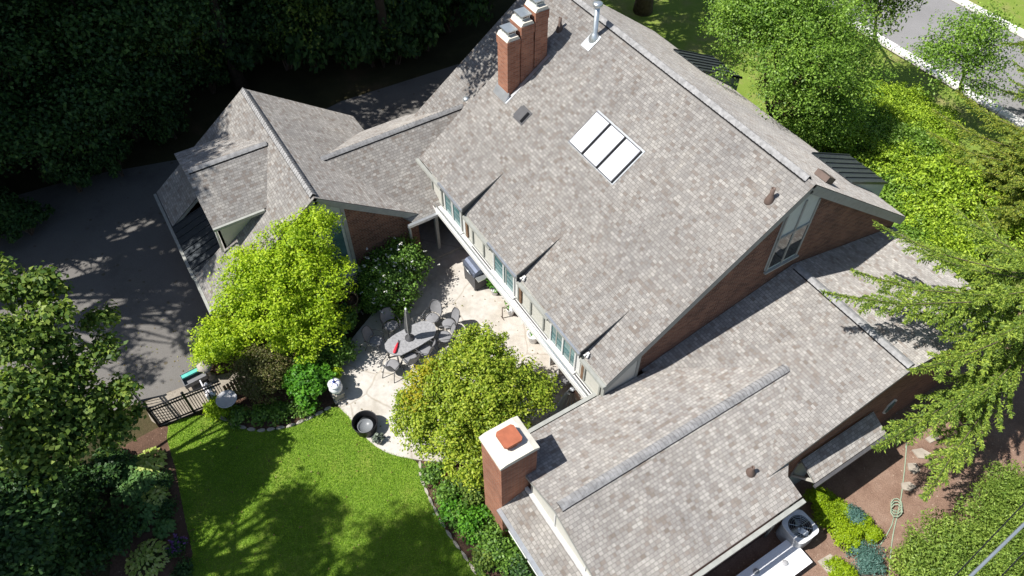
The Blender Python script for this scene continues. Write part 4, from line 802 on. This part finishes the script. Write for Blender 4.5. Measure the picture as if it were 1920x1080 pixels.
for px0, px1, py0, py1, z_, n_ in ((330, 860, 790, 1075, .075, 130), (650, 1040, 520, 850, .056, 150), (180, 390, 560, 720, .016, 110)):
    for k in range(n_): q = at(rnd.uniform(px0, px1), rnd.uniform(py0, py1), z_); lit.append(q)
P = np.array(lit); m = len(P); N = rng.normal(size=(m, 3))*.25+np.array([0, 0, 1.]); T = np.cross(N, rng.normal(size=(m, 3))); s_ = .06*(.6+.8*rng.random(m))
tag(quads('fallen_leaves', leaf_quads(P, T, N, s_, s_*.6), leaf_mat('fallen_leaf', L((.10, .07, .03), (.20, .15, .05), (.16, .18, .04)), .1)), 'scattered fallen leaves on patio, lawn and drive', 'leaves', None, 'stuff')
# ---------------------------------------------------------------- small objects
def one(name, mb, mat, label, cat, loc, group=None):
    o = mb.build(name, mat, None, off=loc); o.location = loc; return tag(o, label, cat, group)
stones = [(402, 778), (418, 785), (436, 796), (455, 802), (472, 806), (490, 808), (508, 806), (526, 803), (545, 799), (563, 792), (580, 785), (598, 776), (615, 767)]
words = ['first from the fence', 'second from the fence', 'third from the fence', 'below the birdbath', 'right of the birdbath', 'at the bend', 'palest at the bend', 'after the bend', 'under the hydrangea', 'midway under the hydrangea', 'right of the hydrangea', 'second from the patio', 'nearest the patio']
def stone(p, l, wd, h, ang, label, group):
    mb = MB(); n = 9; pr = [(l*.5*rnd.uniform(.82, 1.1), wd*.5*rnd.uniform(.85, 1.1)) for _ in range(n)]
    ca, sa = math.cos(ang), math.sin(ang)
    ring = lambda q, z: [(p.x+ca*pr[k][0]*q*math.cos(2*math.pi*k/n)-sa*pr[k][1]*q*math.sin(2*math.pi*k/n), p.y+sa*pr[k][0]*q*math.cos(2*math.pi*k/n)+ca*pr[k][1]*q*math.sin(2*math.pi*k/n), z+rnd.uniform(-.006, .006)) for k in range(n)]
    vs = ring(1, 0)+ring(1.02, h*.6)+ring(.8, h); mb.add(vs, [(i*n+k, i*n+(k+1) % n, (i+1)*n+(k+1) % n, (i+1)*n+k) for i in range(2) for k in range(n)]+[tuple(2*n+k for k in range(n))])
    return one('edging_stone', mb, STONE, label, 'stone', p, group)
for i, (px, py) in enumerate(stones):
    p = at(px, py); q = at(*(stones[i+1] if i+1 < len(stones) else (630, 760))); d = q-p
    stone(p, d.length*.95, .13, .07, math.atan2(d.y, d.x), 'pale edging stone of the planting bed, '+words[i], 'pale stones edging the planting bed')
st2 = [(788, 872), (789, 890), (793, 905), (800, 922), (808, 940), (818, 960), (829, 982), (842, 1002), (856, 1022), (871, 1043), (886, 1066)]
w2 = ['touching the patio', 'second from the patio', 'third from the patio', 'beside the dark clump', 'beside the bright low clump', 'just below the bright low clump', 'left of the dark clump', 'left of the largest clump', 'below the largest clump', 'second from the bottom edge', 'nearest the bottom edge']
for i, (px, py) in enumerate(st2):
    p = at(px, py); q = at(*(st2[i+1] if i+1 < len(st2) else (900, 1090))); d = q-p
    stone(p, d.length*.97, .10, .06, math.atan2(d.y, d.x), 'edging stone of the flower bed, '+w2[i], 'stones edging the flower bed')
def flag(px, label, nm='stepping_stone', z=.03):
    P = [at(*p, z) for p in px]; c = sum(P, Vector())/len(P); c.z = .0; mb = MB(); n = len(P)
    mb.add(P+[xy(p, 0.0) for p in P], [tuple(range(n))]+[(i, (i+1) % n, n+(i+1) % n, n+i) for i in range(n)]); return one(nm, mb, FLAG, label, 'stone', c, 'stepping stones on the bark mulch' if nm == 'stepping_stone' else None)
flag([(1710, 843), (1728, 840), (1746, 850), (1742, 860), (1722, 858)], 'long stepping stone second from the spruce', z=.06)
flag([(1735, 822), (1752, 812), (1762, 822), (1745, 830)], 'stepping stone nearest the spruce trunk', z=.06)
flag([(1702, 868), (1718, 868), (1726, 882), (1714, 888), (1704, 880)], 'stepping stone beside the hose, third from the spruce', z=.06)
flag([(1690, 905), (1705, 903), (1719, 912), (1708, 920), (1692, 917)], 'lowest stepping stone above the hose coil', z=.06)
flag([(1533, 1052), (1557, 1038), (1580, 1060), (1556, 1078)], 'square grey flagstone between white cover and golden shrubs', 'flagstone', .05)
# garden hose
def gpts(px, z=.03): return [at(*p, z) for p in px]
mb = MB(); mb.tube(gpts(smooth_poly([(1698, 840), (1697, 870), (1693, 905), (1690, 930), (1684, 960), (1675, 1000), (1670, 1040), (1668, 1090)], 4)[:-4]), .017, 6)
coil = [at(1681+11*math.cos(a*.7), 944+17*math.sin(a*.7)*.8+a*.6, .03+.006*a) for a in range(28)]
mb.tube(coil, .017, 6); mb.tube(gpts([(1680, 955), (1672, 985), (1660, 1008), (1650, 1022)]), .017, 6)
one('garden_hose', mb, plain('green_hose', (.27, .34, .25), .6), 'pale green garden hose coiled and trailing across the bark mulch', 'hose', xy(at(1681, 944)))
# air conditioner
p = at(1500, 988, .8); AC = empty('air_conditioner', xy(p), 'grey outdoor air conditioner with round top fan under the eave', 'air conditioner')
rs = lambda r, z, n=24, e=.42: [(p.x+r*math.copysign(abs(math.cos(a))**e, math.cos(a)), p.y+r*math.copysign(abs(math.sin(a))**e, math.sin(a)), z) for a in [2*math.pi*k/n for k in range(n)]]
mb = MB(); lv = []
for k in range(13): lv += [rs(.40 if k % 2 else .385, .04+.74*k/12)]
vs = [v for r_ in lv for v in r_]; n = 24; mb.add(vs, [(i*n+k, i*n+(k+1) % n, (i+1)*n+(k+1) % n, (i+1)*n+k) for i in range(12) for k in range(n)]); mb.build('housing', plain('condenser_grey', (.42, .43, .44), .5, .3), AC, off=xy(p))
mb = MB(); a, b, c_ = rs(.41, .78), rs(.415, .84), rs(.33, .845, e=.9); d_ = rs(.32, .5, e=.9); vs = a+b+c_+d_
mb.add(vs, [(i*n+k, i*n+(k+1) % n, (i+1)*n+(k+1) % n, (i+1)*n+k) for i in range(2) for k in range(n)]); mb.build('top_rim', plain('condenser_rim', (.62, .63, .64), .5), AC, off=xy(p))
mb = MB(); mb.add(c_+d_, [(k, (k+1) % n, n+(k+1) % n, n+k) for k in range(n)]+[tuple(range(n, 2*n))]); mb.build('fan_well', DGREY, AC, off=xy(p))
mb = MB()
for k in range(3):
    a = k*2.094+.4; mb.obox(Vector((p.x+.15*math.cos(a), p.y+.15*math.sin(a), .66)), (math.cos(a), math.sin(a), 0), (-math.sin(a), math.cos(a), .4), (0, -.3, 1), .13, .08, .006)
mb.lathe((p.x, p.y, .6), [(.07, 0), (.07, .12), (0, .14)], 12); fan = mb.build('fan', GALV, AC, off=xy(p))
mb = MB()
for rr in (.08, .14, .2, .26, .31): mb.tube([(p.x+rr*math.cos(t_), p.y+rr*math.sin(t_), .845) for t_ in np.linspace(0, 6.283, 25)], .004, 4, caps=False)
for k in range(8): a = k*math.pi/4; mb.tube([(p.x+.05*math.cos(a), p.y+.05*math.sin(a), .848), (p.x+.33*math.cos(a), p.y+.33*math.sin(a), .845)], .005, 4)
mb.build('guard', GALV, AC, off=xy(p))
# white cover with two dark vents
zt = .42; A_, B_ = at(1477, 1010, zt), at(1518, 1058, zt); yv_ = (A_.y+B_.y)/2
WC = empty('well_cover', xy(A_), 'white flat cover with two grey vents beside the air conditioner', 'cover')
mb = MB(); x0, x1 = A_.x, B_.x; y1 = B_.y+.12
mb.box(x0+.04, y1-4, 0, x1-.04, y1-.04, zt-.08); mb.build('base', DGREY, WC, off=xy(A_))
mb = MB(); mb.box(x0, y1-4.04, zt-.08, x1, y1, zt); mb.build('lid', plain('white_lid', (.82, .82, .83), .35, var=.02), WC, off=xy(A_))
for q in ((1472, 1056), (1418, 1072)):
    mb = MB(); c_ = at(*q, zt); mb.lathe(c_, [(.085, .0), (.085, .035), (.05, .05), (0, .05)], 14); mb.build('vent', plain('vent_grey', (.30, .30, .31), .6), WC, off=xy(A_))
# dining table
tz = .73; outline = [(721, 645), (728, 636), (740, 627), (775, 608), (790, 602), (804, 602), (815, 608), (818, 619), (813, 632), (784, 650), (752, 666), (740, 666), (728, 660), (722, 653)]
tp = [at(*q, tz) for q in outline]; tc = sum(tp, Vector())/len(tp); TB = empty('patio_table', xy(tc), 'long grey stone topped patio table with umbrella through it', 'table'); off = xy(tc)
mb = MB(); mb.prism([(q.x, q.y) for q in tp], 'z', tz-.04, tz); mb.build('tabletop', TABLE, TB, off=off)
mb = MB(); mb.prism([(tc.x+(q.x-tc.x)*.9, tc.y+(q.y-tc.y)*.9) for q in tp], 'z', tz-.09, tz-.041); mb.build('apron', FRAME, TB, off=off)
ld = (tp[5]-tp[12]); ld.z = 0; ld.normalize(); sd_ = Vector((-ld.y, ld.x, 0))
for i_ in (-1, 1):
    for j_ in (-1, 1):
        b = xy(tc)+ld*i_*.75+sd_*j_*.28; mb = MB(); mb.tube([b+Vector((0, 0, .05)), b+Vector((0, 0, tz-.08))], [.035, .028], 8); mb.build('leg', FRAME, TB, off=off)
# chairs
def chair():
    t = empty('patio_chair', (0, 0, 0), '', 'chair', 'patio chairs around the table')
    mb = MB(); n = 16; ring = lambda r, z: [(r*math.cos(2*math.pi*k/n), r*math.sin(2*math.pi*k/n)*.95, z+.02*math.sin(2*math.pi*k/n)) for k in range(n)]
    vs = ring(.24, .41)+ring(.25, .44)+ring(.2, .455); mb.add(vs, [(i*n+k, i*n+(k+1) % n, (i+1)*n+(k+1) % n, (i+1)*n+k) for i in range(2) for k in range(n)]+[tuple(2*n+k for k in range(n))], 0, None, True); mb.build('seat', SLING, t)
    mb = MB(); vs = []; nb_ = 9
    for r_ in range(5):
        for k in range(nb_):
            u = (k/(nb_-1)-.5)*2; hh = r_/4; wd = .25*math.sqrt(max(.05, 1-(hh*1.15-.45)**2)); vs.append((u*wd, -.25-.16*hh+.07*u*u, .46+.50*hh))
    mb.add(vs, [(r_*nb_+k, r_*nb_+k+1, (r_+1)*nb_+k+1, (r_+1)*nb_+k) for r_ in range(4) for k in range(nb_-1)], 0, None, True); bk_ = mb.build('backrest', SLING, t)
    mb = MB(); edge = [vs[r_*nb_] for r_ in range(5)]+[vs[4*nb_+k] for k in range(1, nb_)]+[vs[r_*nb_+nb_-1] for r_ in (3, 2, 1, 0)]; mb.tube(edge, .014, 6); mb.build('back_frame', FRAME, t)
    for s_ in (-1, 1):
        mb = MB(); mb.tube([(s_*.25, -.3, .63), (s_*.29, -.1, .65), (s_*.29, .15, .64), (s_*.25, .22, .58), (s_*.22, .19, .42)], .016, 6); mb.build('armrest', FRAME, t)
        mb = MB(); mb.tube([(s_*.2, .17, .43), (s_*.23, .22, .2), (s_*.24, .25, .0)], .015, 6); mb.build('leg', FRAME, t)
        mb = MB(); mb.tube([(s_*.2, -.2, .43), (s_*.22, -.3, .2), (s_*.23, -.36, .0)], .015, 6); mb.build('leg', FRAME, t)
    return t
cl = [(705, 640, 'grey patio chair in shade at the left end of the table'), (734, 611, 'dark patio chair in shade on the far side behind umbrella'), (811, 597, 'patio chair with pale round back at the far right corner'), (842, 608, 'open ring backed patio chair right of the pale round one'), (834, 632, 'patio chair at the right end of the table beside the maple'), (797, 657, 'patio chair on the near long side touching the maple'), (770, 673, 'patio chair in the middle of the near long side'), (736, 686, 'patio chair at the near left corner, below the red umbrella')]
proto = chair()
for i, (px, py, lb) in enumerate(cl):
    c = proto if i == 0 else copy_tree(proto); p = at(px, py, .45); c.location = xy(p, .047)
    q = min(tp, key=lambda v: (v-p).length); d = xy(tc).lerp(xy(q), .6)-xy(p); c.rotation_euler.z = math.atan2(d.y, d.x)-math.pi/2; c['label'] = lb
# closed patio umbrella
b0 = at(768, 634, tz); b1 = at(761, 581, 2.35); UM = empty('patio_umbrella', xy(b0, tz), 'closed grey patio umbrella standing through the table', 'umbrella')
mb = MB(); mb.tube([b0, b1], .022, 8); mb.build('pole', FRAME, UM, off=xy(b0, tz))
mb = MB(); n = 12; d = (b1-b0)
for s_, r_ in ((.22, .10), (.35, .135), (.6, .12), (.85, .085), (.97, .045), (.985, .0)):
    c_ = b0+d*s_; mb.v += [tuple(c_+Vector((r_*(1 if k % 2 else .6)*math.cos(2*math.pi*k/n), r_*(1 if k % 2 else .6)*math.sin(2*math.pi*k/n), 0))) for k in range(n)]
for i_ in range(5):
    for k in range(n): mb.f.append((i_*n+k, i_*n+(k+1) % n, (i_+1)*n+(k+1) % n, (i_+1)*n+k)); mb.mi.append(0); mb.sm.append(False); mb.uv.append(None)
mb.build('canopy', plain('umbrella_cloth', (.20, .20, .20), .85), UM, off=xy(b0, tz))
mb = MB(); mb.lathe(b1, [(.02, -.02), (.04, .03), (.03, .08), (0, .1)], 10); mb.build('finial', POTW, UM, off=xy(b0, tz))
mb = MB(); mb.lathe(xy(b0, tz), [(.16, .001), (.16, .05), (.05, .08), (.04, .25), (0, .25)], 14); mb.build('collar', FRAME, UM, off=xy(b0, tz))
# red hand umbrella on the table
r0_, r1_ = at(739, 662, tz+.05), at(747, 640, tz+.05); mb = MB(); d = r1_-r0_
mb.tube([r0_, r0_+d*.1, r0_+d*.6, r0_+d*.9], [.03, .055, .045, .02], 8); RU = one('hand_umbrella', mb, RED, 'closed red hand umbrella with dark tip lying on the patio table', 'umbrella', xy(r0_, tz))
mb = MB(); mb.tube([r0_+d*.9, r0_+d*1.12], [.02, .012], 8); mb.build('tip', BLACK, RU, off=xy(r0_, tz))
# urn, potted plant, tub
p = at(636, 746); U_ = empty('lidded_urn', p, 'white and blue lidded urn on a square pedestal at patio edge', 'urn')
mb = MB(); mb.box(p.x-.2, p.y-.2, .03, p.x+.2, p.y+.2, .12); mb.box(p.x-.15, p.y-.15, .12, p.x+.15, p.y+.15, .36); mb.box(p.x-.19, p.y-.19, .36, p.x+.19, p.y+.19, .42); mb.build('pedestal', STONE, U_, off=p)
mb = MB(); mb.lathe(p, [(.12, .42), (.19, .52), (.23, .66), (.2, .78), (.15, .83), (.16, .86), (0, .86)], 20); mb.build('jar', POTW, U_, off=p)
mb = MB(); mb.lathe(p, [(.21, .86), (.22, .885), (.14, .94), (.05, .97), (0, .97)], 20); ld_ = mb.build('lid', POTW, U_, off=p)
mb = MB()
for k in range(5): a = k*1.257; mb.tube([p+Vector((.05*math.cos(a), .05*math.sin(a), .972)), p+Vector((.12*math.cos(a+.5), .12*math.sin(a+.5), .956)), p+Vector((.17*math.cos(a+.2), .17*math.sin(a+.2), .925))], .014, 5)
mb.lathe(p, [(.045, .965), (.05, 1.0), (0, 1.03)], 10); mb.build('pattern', BLUE, ld_, off=(p.x, p.y, 0))
for c_ in ld_.children: c_.location = (0, 0, 0)
p = at(633, 722); PP = empty('potted_plant', p, 'yellow green potted plant directly behind the blue lidded urn', 'plant')
mb = MB(); mb.lathe(p, [(.12, .03), (.17, .36), (.185, .4), (.16, .4), (.14, .34), (0, .34)], 16); mb.build('pot', plain('stone_pot', (.36, .33, .28), .9), PP, off=p)
V, _ = cloud([(p.x, p.y, .58, .2, .2, .18)], 420, .09, .08, 30, 1.); quads('foliage', V, LIME, PP, p)
p = xy(at(688, 805)); TU = empty('round_tub', p, 'round black tub holding grey water on the patio curve', 'tub')
mb = MB(); mb.lathe(p, [(.33, .047), (.36, .2), (.40, .48), (.415, .50), (.40, .51), (.38, .48), (.34, .2), (.31, .1)], 28); mb.build('wall', BLACK, TU, off=p)
mb = MB(); mb.lathe(p, [(.355, .26), (0, .262)], 28); mb.build('water', WATER, TU, off=p)
mb = MB(); c_ = p+Vector((.06, -.03, .264)); mb.lathe(c_, [(.25, 0), (.25, .10), (.235, .10), (.22, .03), (0, .03)], 24); mb.build('basin', plain('grey_basin', (.17, .18, .19), .35), TU, off=p)
p = at(711, 829); PP = empty('potted_succulent', p, 'small grey potted succulent beside the round tub', 'plant')
mb = MB(); mb.lathe(p, [(.1, .047), (.14, .2), (.15, .22), (.12, .22), (0, .2)], 14); mb.build('pot', plain('grey_pot', (.30, .28, .25), .9), PP, off=p)
V, _ = cloud([(p.x, p.y, .28, .13, .13, .09)], 220, .09, .06, 22, 1.); quads('foliage', V, leaf_mat('succulent_leaf', L((.10, .13, .09), (.22, .25, .2)), .1), PP, p)
# birdbath, lantern, statue, stand
p = at(437, 770); BB = empty('birdbath', p, 'round grey birdbath beside the olive shrub', 'birdbath')
mb = MB(); mb.lathe(p, [(.16, 0), (.17, .05), (.08, .12), (.06, .5), (.1, .62), (0, .62)], 16); mb.build('pedestal', STONE, BB, off=p)
mb = MB(); mb.lathe(p, [(.1, .6), (.26, .66), (.33, .72), (.335, .745), (.31, .745), (.24, .70), (0, .69)], 26); mb.build('bowl', plain('bowl_stone', (.40, .40, .41), .7), BB, off=p)
p = at(396, 708); LA = empty('stone_lantern', p, 'pale stone garden lantern between golden shrub and fence', 'lantern')
mb = MB(); mb.lathe(p, [(.16, 0), (.17, .08), (.07, .12), (.06, .42), (.15, .48), (.16, .52), (0, .52)], 8); mb.build('post', STONE, LA, off=p)
mb = MB(); mb.box(p.x-.1, p.y-.1, .52, p.x+.1, p.y+.1, .7); mb.build('firebox', STONE, LA, off=p)
mb = MB(); mb.lathe(p, [(.26, .70), (.27, .73), (.13, .84), (.05, .88), (.06, .93), (0, .97)], 6); mb.build('cap', STONE, LA, off=p)
p = at(404, 752); SW = empty('garden_statue', p, 'white winged garden statue standing against the iron fence', 'statue')
mb = MB(); mb.lathe(p, [(.2, .02), (.2, .1), (.13, .14), (.15, .3), (.17, .42), (.11, .56), (.14, .68), (.1, .78), (.045, .82), (.05, .86), (.085, .92), (.09, .98), (.06, 1.05), (0, 1.07)], 16, 0, 1, .8)
for s_ in (-1, 1): mb.tube([p+Vector((s_*.12, 0, .73)), p+Vector((s_*.2, .08, .6)), p+Vector((s_*.05, .17, .55))], [.05, .045, .035], 7)
mb.build('body', plain('white_marble', (.74, .73, .76), .6), SW, off=p)
for s_ in (-1, 1):
    mb = MB(); mb.prism([(p.x+s_*.06, .5), (p.x+s_*.22, .42), (p.x+s_*.34, .66), (p.x+s_*.36, .9), (p.x+s_*.2, .82), (p.x+s_*.06, .74)], 'y', p.y-.14, p.y-.1); mb.build('wing', plain('white_marble_wing', (.72, .71, .74), .6), SW, off=p)
p = at(364, 722); TS = empty('garden_cart', p, 'small dark cart with a teal bar across it by the driveway', 'cart')
a0, a1 = at(345, 712, .4), at(375, 697, .4); d = (a1-a0); d.z = 0; ln_ = d.length; d.normalize(); e_ = Vector((-d.y, d.x, 0)); c_ = at(364, 708, .3)
mb = MB(); mb.obox(c_-Vector((0, 0, .03)), d, e_, (0, 0, 1), .36, .25, .012)
for s_ in (-1, 1): mb.obox(c_+e_*s_*.25+Vector((0, 0, .05)), d, e_, (0, 0, 1), .36, .012, .09); mb.obox(c_+d*s_*.36+Vector((0, 0, .05)), d, e_, (0, 0, 1), .012, .25, .09)
mb.build('tray', plain('cart_grey', (.16, .16, .17), .6), TS, off=p)
mb = MB(); mb.obox(c_+e_*.12+Vector((0, 0, .13)), d, e_, (0, 0, 1), .33, .07, .035); mb.build('bar', TEAL, TS, off=p)
for s_ in (-1, 1):
    for j_ in (-1, 1):
        b = c_+d*s_*.33+e_*j_*.22; mb = MB(); mb.tube([(b.x, b.y, .26), (b.x, b.y, 0)], .02, 6); mb.build('leg', BLACK, TS, off=p)
# iron fence and gate
fA, fB, fC, fD = at(262, 752), at(300, 800), at(365, 774), at(430, 748)
def fence(a, b, nm, label, cat, n, posts=True):
    t = empty(nm, a, label, cat); d = b-a; hgt = 1.12; up_ = Vector((0, 0, 1))
    mb = MB()
    for k in range(1, n): q = a+d*k/n; mb.bar(q+up_*.08, q+up_*(hgt-.02), .022)
    for z in (.12, .95, 1.1): mb.bar(a+up_*z, b+up_*z, .045, .035)
    mb.build('railing', BLACK, t, off=a)
    for q in ([a, b] if posts else []):
        mb = MB(); mb.box(q.x-.035, q.y-.035, 0, q.x+.035, q.y+.035, hgt+.1); mb.lathe(q+up_*(hgt+.1), [(.05, 0), (.05, .02), (0, .05)], 8); mb.build('post', BLACK, t, off=a)
    return t
fence(fB, fC, 'iron_fence', 'black iron fence panel between lawn corner and the gate', 'fence', 14)
fence(fC+(fD-fC)*.03, fD, 'iron_gate', 'black iron gate nearest the birdbath and white statue', 'gate', 14, False)
fence(fA, fB+(fA-fB)*.04, 'iron_fence', 'short black iron fence panel running toward the oak', 'fence', 10)
# wooden pickets behind the gate
a, b = at(432, 746), at(462, 728); PK = empty('picket_fence', a, 'short brown wooden picket fence beside the olive shrub', 'fence')
for k in range(6): q = a.lerp(b, k/5); mb = MB(); mb.bar(q+Vector((0, 0, .02)), q+Vector((0, 0, .75)), .09, .025); mb.build('picket', WOOD, PK, off=a)
mb = MB(); mb.bar(a+Vector((0, .03, .55)), b+Vector((0, .03, .55)), .05, .03); mb.build('rail', WOOD, PK, off=a)
# basket planter on a stand
p = at(662, 585); BK = empty('basket_planter', p, 'round wicker basket planter on a wooden stand by the lime tree', 'planter')
mb = MB(); mb.lathe(p, [(.26, .5), (.36, .78), (.385, .80), (.36, .81), (.33, .76), (.3, .7)], 22, 0, 1, .8); mb.build('basket', plain('wicker', (.26, .19, .12), .85, var=.35, sc=30), BK, off=p)
mb = MB(); mb.lathe(p, [(.335, .72), (0, .74)], 20, 0, 1, .8); mb.build('earth', SOIL, BK, off=p)
mb = MB(); mb.box(p.x-.19, p.y-.19, .06, p.x+.19, p.y+.19, .5); mb.build('box', plain('stand_wood', (.20, .17, .14), .85), BK, off=p)
mb = MB(); mb.bar(p+Vector((-.3, -.25, .03)), p+Vector((.3, -.25, .03)), .05); mb.bar(p+Vector((-.3, .25, .03)), p+Vector((.3, .25, .03)), .05); mb.build('runner', plain('runner_wood', (.42, .38, .32), .85), BK, off=p)
# barbecue under the overhang
p = Vector((-15.95, 8.4, .047)); BQ = empty('barbecue', p, 'dark grey barbecue grill under the patio overhang', 'barbecue'); S_ = plain('steel_blue_hood', (.20, .23, .31), .35, .7)
mb = MB(); mb.box(p.x-.42, p.y-.27, .12, p.x+.38, p.y+.27, .82); mb.build('cabinet', DGREY, BQ, off=p)
mb = MB(); mb.prism([(p.y-.3+.3*(1-math.cos(a)), .84+.28*math.sin(a)) for a in np.linspace(0, math.pi, 9)], 'x', p.x-.42, p.x+.38); mb.build('lid', S_, BQ, off=p)
mb = MB(); mb.tube([(p.x-.3, p.y-.36, .95), (p.x+.26, p.y-.36, .95)], .018, 8); mb.build('handle', GALV, BQ, off=p)
for s_, q in ((-1, p.x-.62), (1, p.x+.4)): mb = MB(); mb.box(q, p.y-.25, .80, q+.22, p.y+.25, .84); mb.build('side_shelf', DGREY if s_ < 0 else GALV, BQ, off=p)
for s_ in (-.36, .32):
    mb = MB(); mb.tube([(p.x+s_-.02, p.y-.22, .09), (p.x+s_+.02, p.y-.22, .09)], .06, 12); mb.build('wheel', BLACK, BQ, off=p)
# things along the house wall
def pot(px, py, r, h, m, label, nl=180, ls=.16, lm=BRIGHT, asp=.4):
    p = xy(at(px, py), .047); t = empty('potted_plant', p, label, 'plant'); mb = MB(); mb.lathe(xy(p), [(r*.7, .05), (r, h), (r*1.06, h+.03), (r*.9, h+.03), (r*.8, h-.03), (0, h-.03)], 16); mb.build('pot', m, t, off=p)
    V, _ = cloud([(p.x, p.y, h+.25, r*1.3, r*1.3, .25)], nl, ls, .12, 20, .8, asp=asp); quads('foliage', V, lm, t, p); return t
pot(928, 552, .16, .35, POTW, 'palm like potted plant beside the barbecue')
pot(958, 590, .15, .3, POTW, 'small white potted plant under the middle of the overhang', 70, .1)
pot(1000, 640, .22, .42, POTW, 'large white pot with broad leaves under the overhang', 200, .2)
p = xy(at(942, 598), .047); mb = MB(); mb.tube([p, p+Vector((0, 0, .6))], .02, 6); mb.tube([p+Vector((0, 0, .6)), p+Vector((.12, .05, .75)), p+Vector((.28, .1, .72))], .018, 6); mb.tube([p+Vector((-.1, 0, .012)), p+Vector((.12, 0, .012))], .014, 6); one('plant_hook', mb, BROWN, 'thin brown iron hook on the patio by the house wall', 'hook', p)
p = xy(at(1046, 692), .047); SB = empty('side_table', p, 'low white sided table against the house wall', 'table'); mb = MB(); mb.box(p.x-.28, p.y-.2, .62, p.x+.28, p.y+.2, .66); mb.build('tabletop', CREAM, SB, off=p)
for s_ in (-1, 1): mb = MB(); mb.box(p.x+s_*.25-.02, p.y-.18, .05, p.x+s_*.25+.02, p.y+.18, .62); mb.build('leg', WHITE, SB, off=p)
p = xy(at(1052, 728), .047); c = copy_tree(proto); c.location = p; c.rotation_euler.z = 2.6; c['label'] = 'single patio chair apart from the table by the silver cover'; del c['group']
p = xy(at(1068, 770), .03); FC = empty('covered_fountain', p, 'pleated silver cover tied over a fountain by the house corner', 'cover'); mb = MB(); n = 28; prof = ((.44, .0), (.4, .25), (.27, .75), (.12, 1.12), (.07, 1.2), (.09, 1.28), (0, 1.3)); vs = []
for r_, z in prof: vs += [(p.x+r_*(1 if k % 2 else .78)*math.cos(2*math.pi*k/n), p.y+r_*(1 if k % 2 else .78)*math.sin(2*math.pi*k/n), .05+z) for k in range(n)]
mb.add(vs, [(i*n+k, i*n+(k+1) % n, (i+1)*n+(k+1) % n, (i+1)*n+k) for i in range(6) for k in range(n)]); mb.build('cloth', plain('silver_cloth', (.60, .63, .67), .3, .6, .6, var=.06), FC, off=p)
mb = MB(); mb.tube([(p.x+.085*math.cos(a), p.y+.085*math.sin(a), 1.24) for a in np.linspace(0, 6.283, 15)], .012, 5, caps=False); mb.build('cord', FRAME, FC, off=p)
for px, py, lb in ((1112, 742, 'small red brown potted plant at the house corner'), (1090, 728, 'small dark potted plant behind the silver cover')): pot(px, py, .15, .28, TERRA, lb, 90, .12, OAK)
# overhead cables
for a, b, r_, lb, m in (((1820, 1080), (1920, 983), .035, 'thick pale overhead cable crossing the lower right corner', GALV), ((1790, 1080), (1920, 944), .012, 'thin overhead wire left of the thick cable', BLACK), ((1878, 1080), (1920, 1036), .012, 'thin overhead wire right of the thick cable', BLACK)):
    A, B = at(*a, 7.0), at(*b, 7.0); d = (B-A); A, B = A-d*12, A+d*16; mb = MB(); mb.tube([A.lerp(B, t_)+Vector((0, 0, -2.2*t_*(1-t_)+0.55)) for t_ in np.linspace(0, 1, 25)], r_, 6); one('overhead_cable', mb, m, lb, 'cable', A)
# basketball hoop and a red timber deck in the wood
p = at(472, 62); BH = empty('basketball_hoop', p, 'basketball hoop with pale rimmed backboard in the shaded wood', 'basketball hoop'); dv = Vector((.5, .85, 0)).normalized(); nv = Vector((.85, -.5, 0)).normalized(); c_ = p+Vector((0, 0, 3.3))
mb = MB(); mb.tube([p, p+Vector((0, 0, 3.0))], .06, 8); mb.build('pole', DGREY, BH, off=p)
mb = MB(); mb.obox(c_+nv*.3, dv, (0, 0, 1), nv, .9, .55, .02); mb.build('backboard', glass_mat('backboard_glass', (.10, .13, .15), .1, .6), BH, off=p)
mb = MB()
for s_ in (-1, 1): mb.obox(c_+nv*.3+dv*s_*.9, dv, (0, 0, 1), nv, .03, .58, .035); mb.obox(c_+nv*.3+Vector((0, 0, s_*.55)), dv, (0, 0, 1), nv, .9, .03, .035)
mb.build('rim_frame', WHITE, BH, off=p)
mb = MB(); mb.tube([c_+nv*(.55+.22*math.cos(a))+dv*.22*math.sin(a)+Vector((0, 0, -.4)) for a in np.linspace(0, 6.283, 15)], .012, 5, caps=False); mb.build('ring', RED, BH, off=p)
p = at(245, 92); DK = empty('timber_deck', p, 'reddish timber deck glimpsed through the wood', 'deck'); mb = MB()
for k in range(14): mb.box(p.x-1.6, p.y-1.5+k*.21, .3, p.x+1.6, p.y-1.5+k*.21+.19, .34)
mb.build('boards', plain('red_timber', (.36, .17, .11), .8, var=.3), DK, off=p); mb = MB(); mb.box(p.x-1.55, p.y-1.45, 0, p.x+1.55, p.y+1.4, .299); mb.build('base', WOOD, DK, off=p)
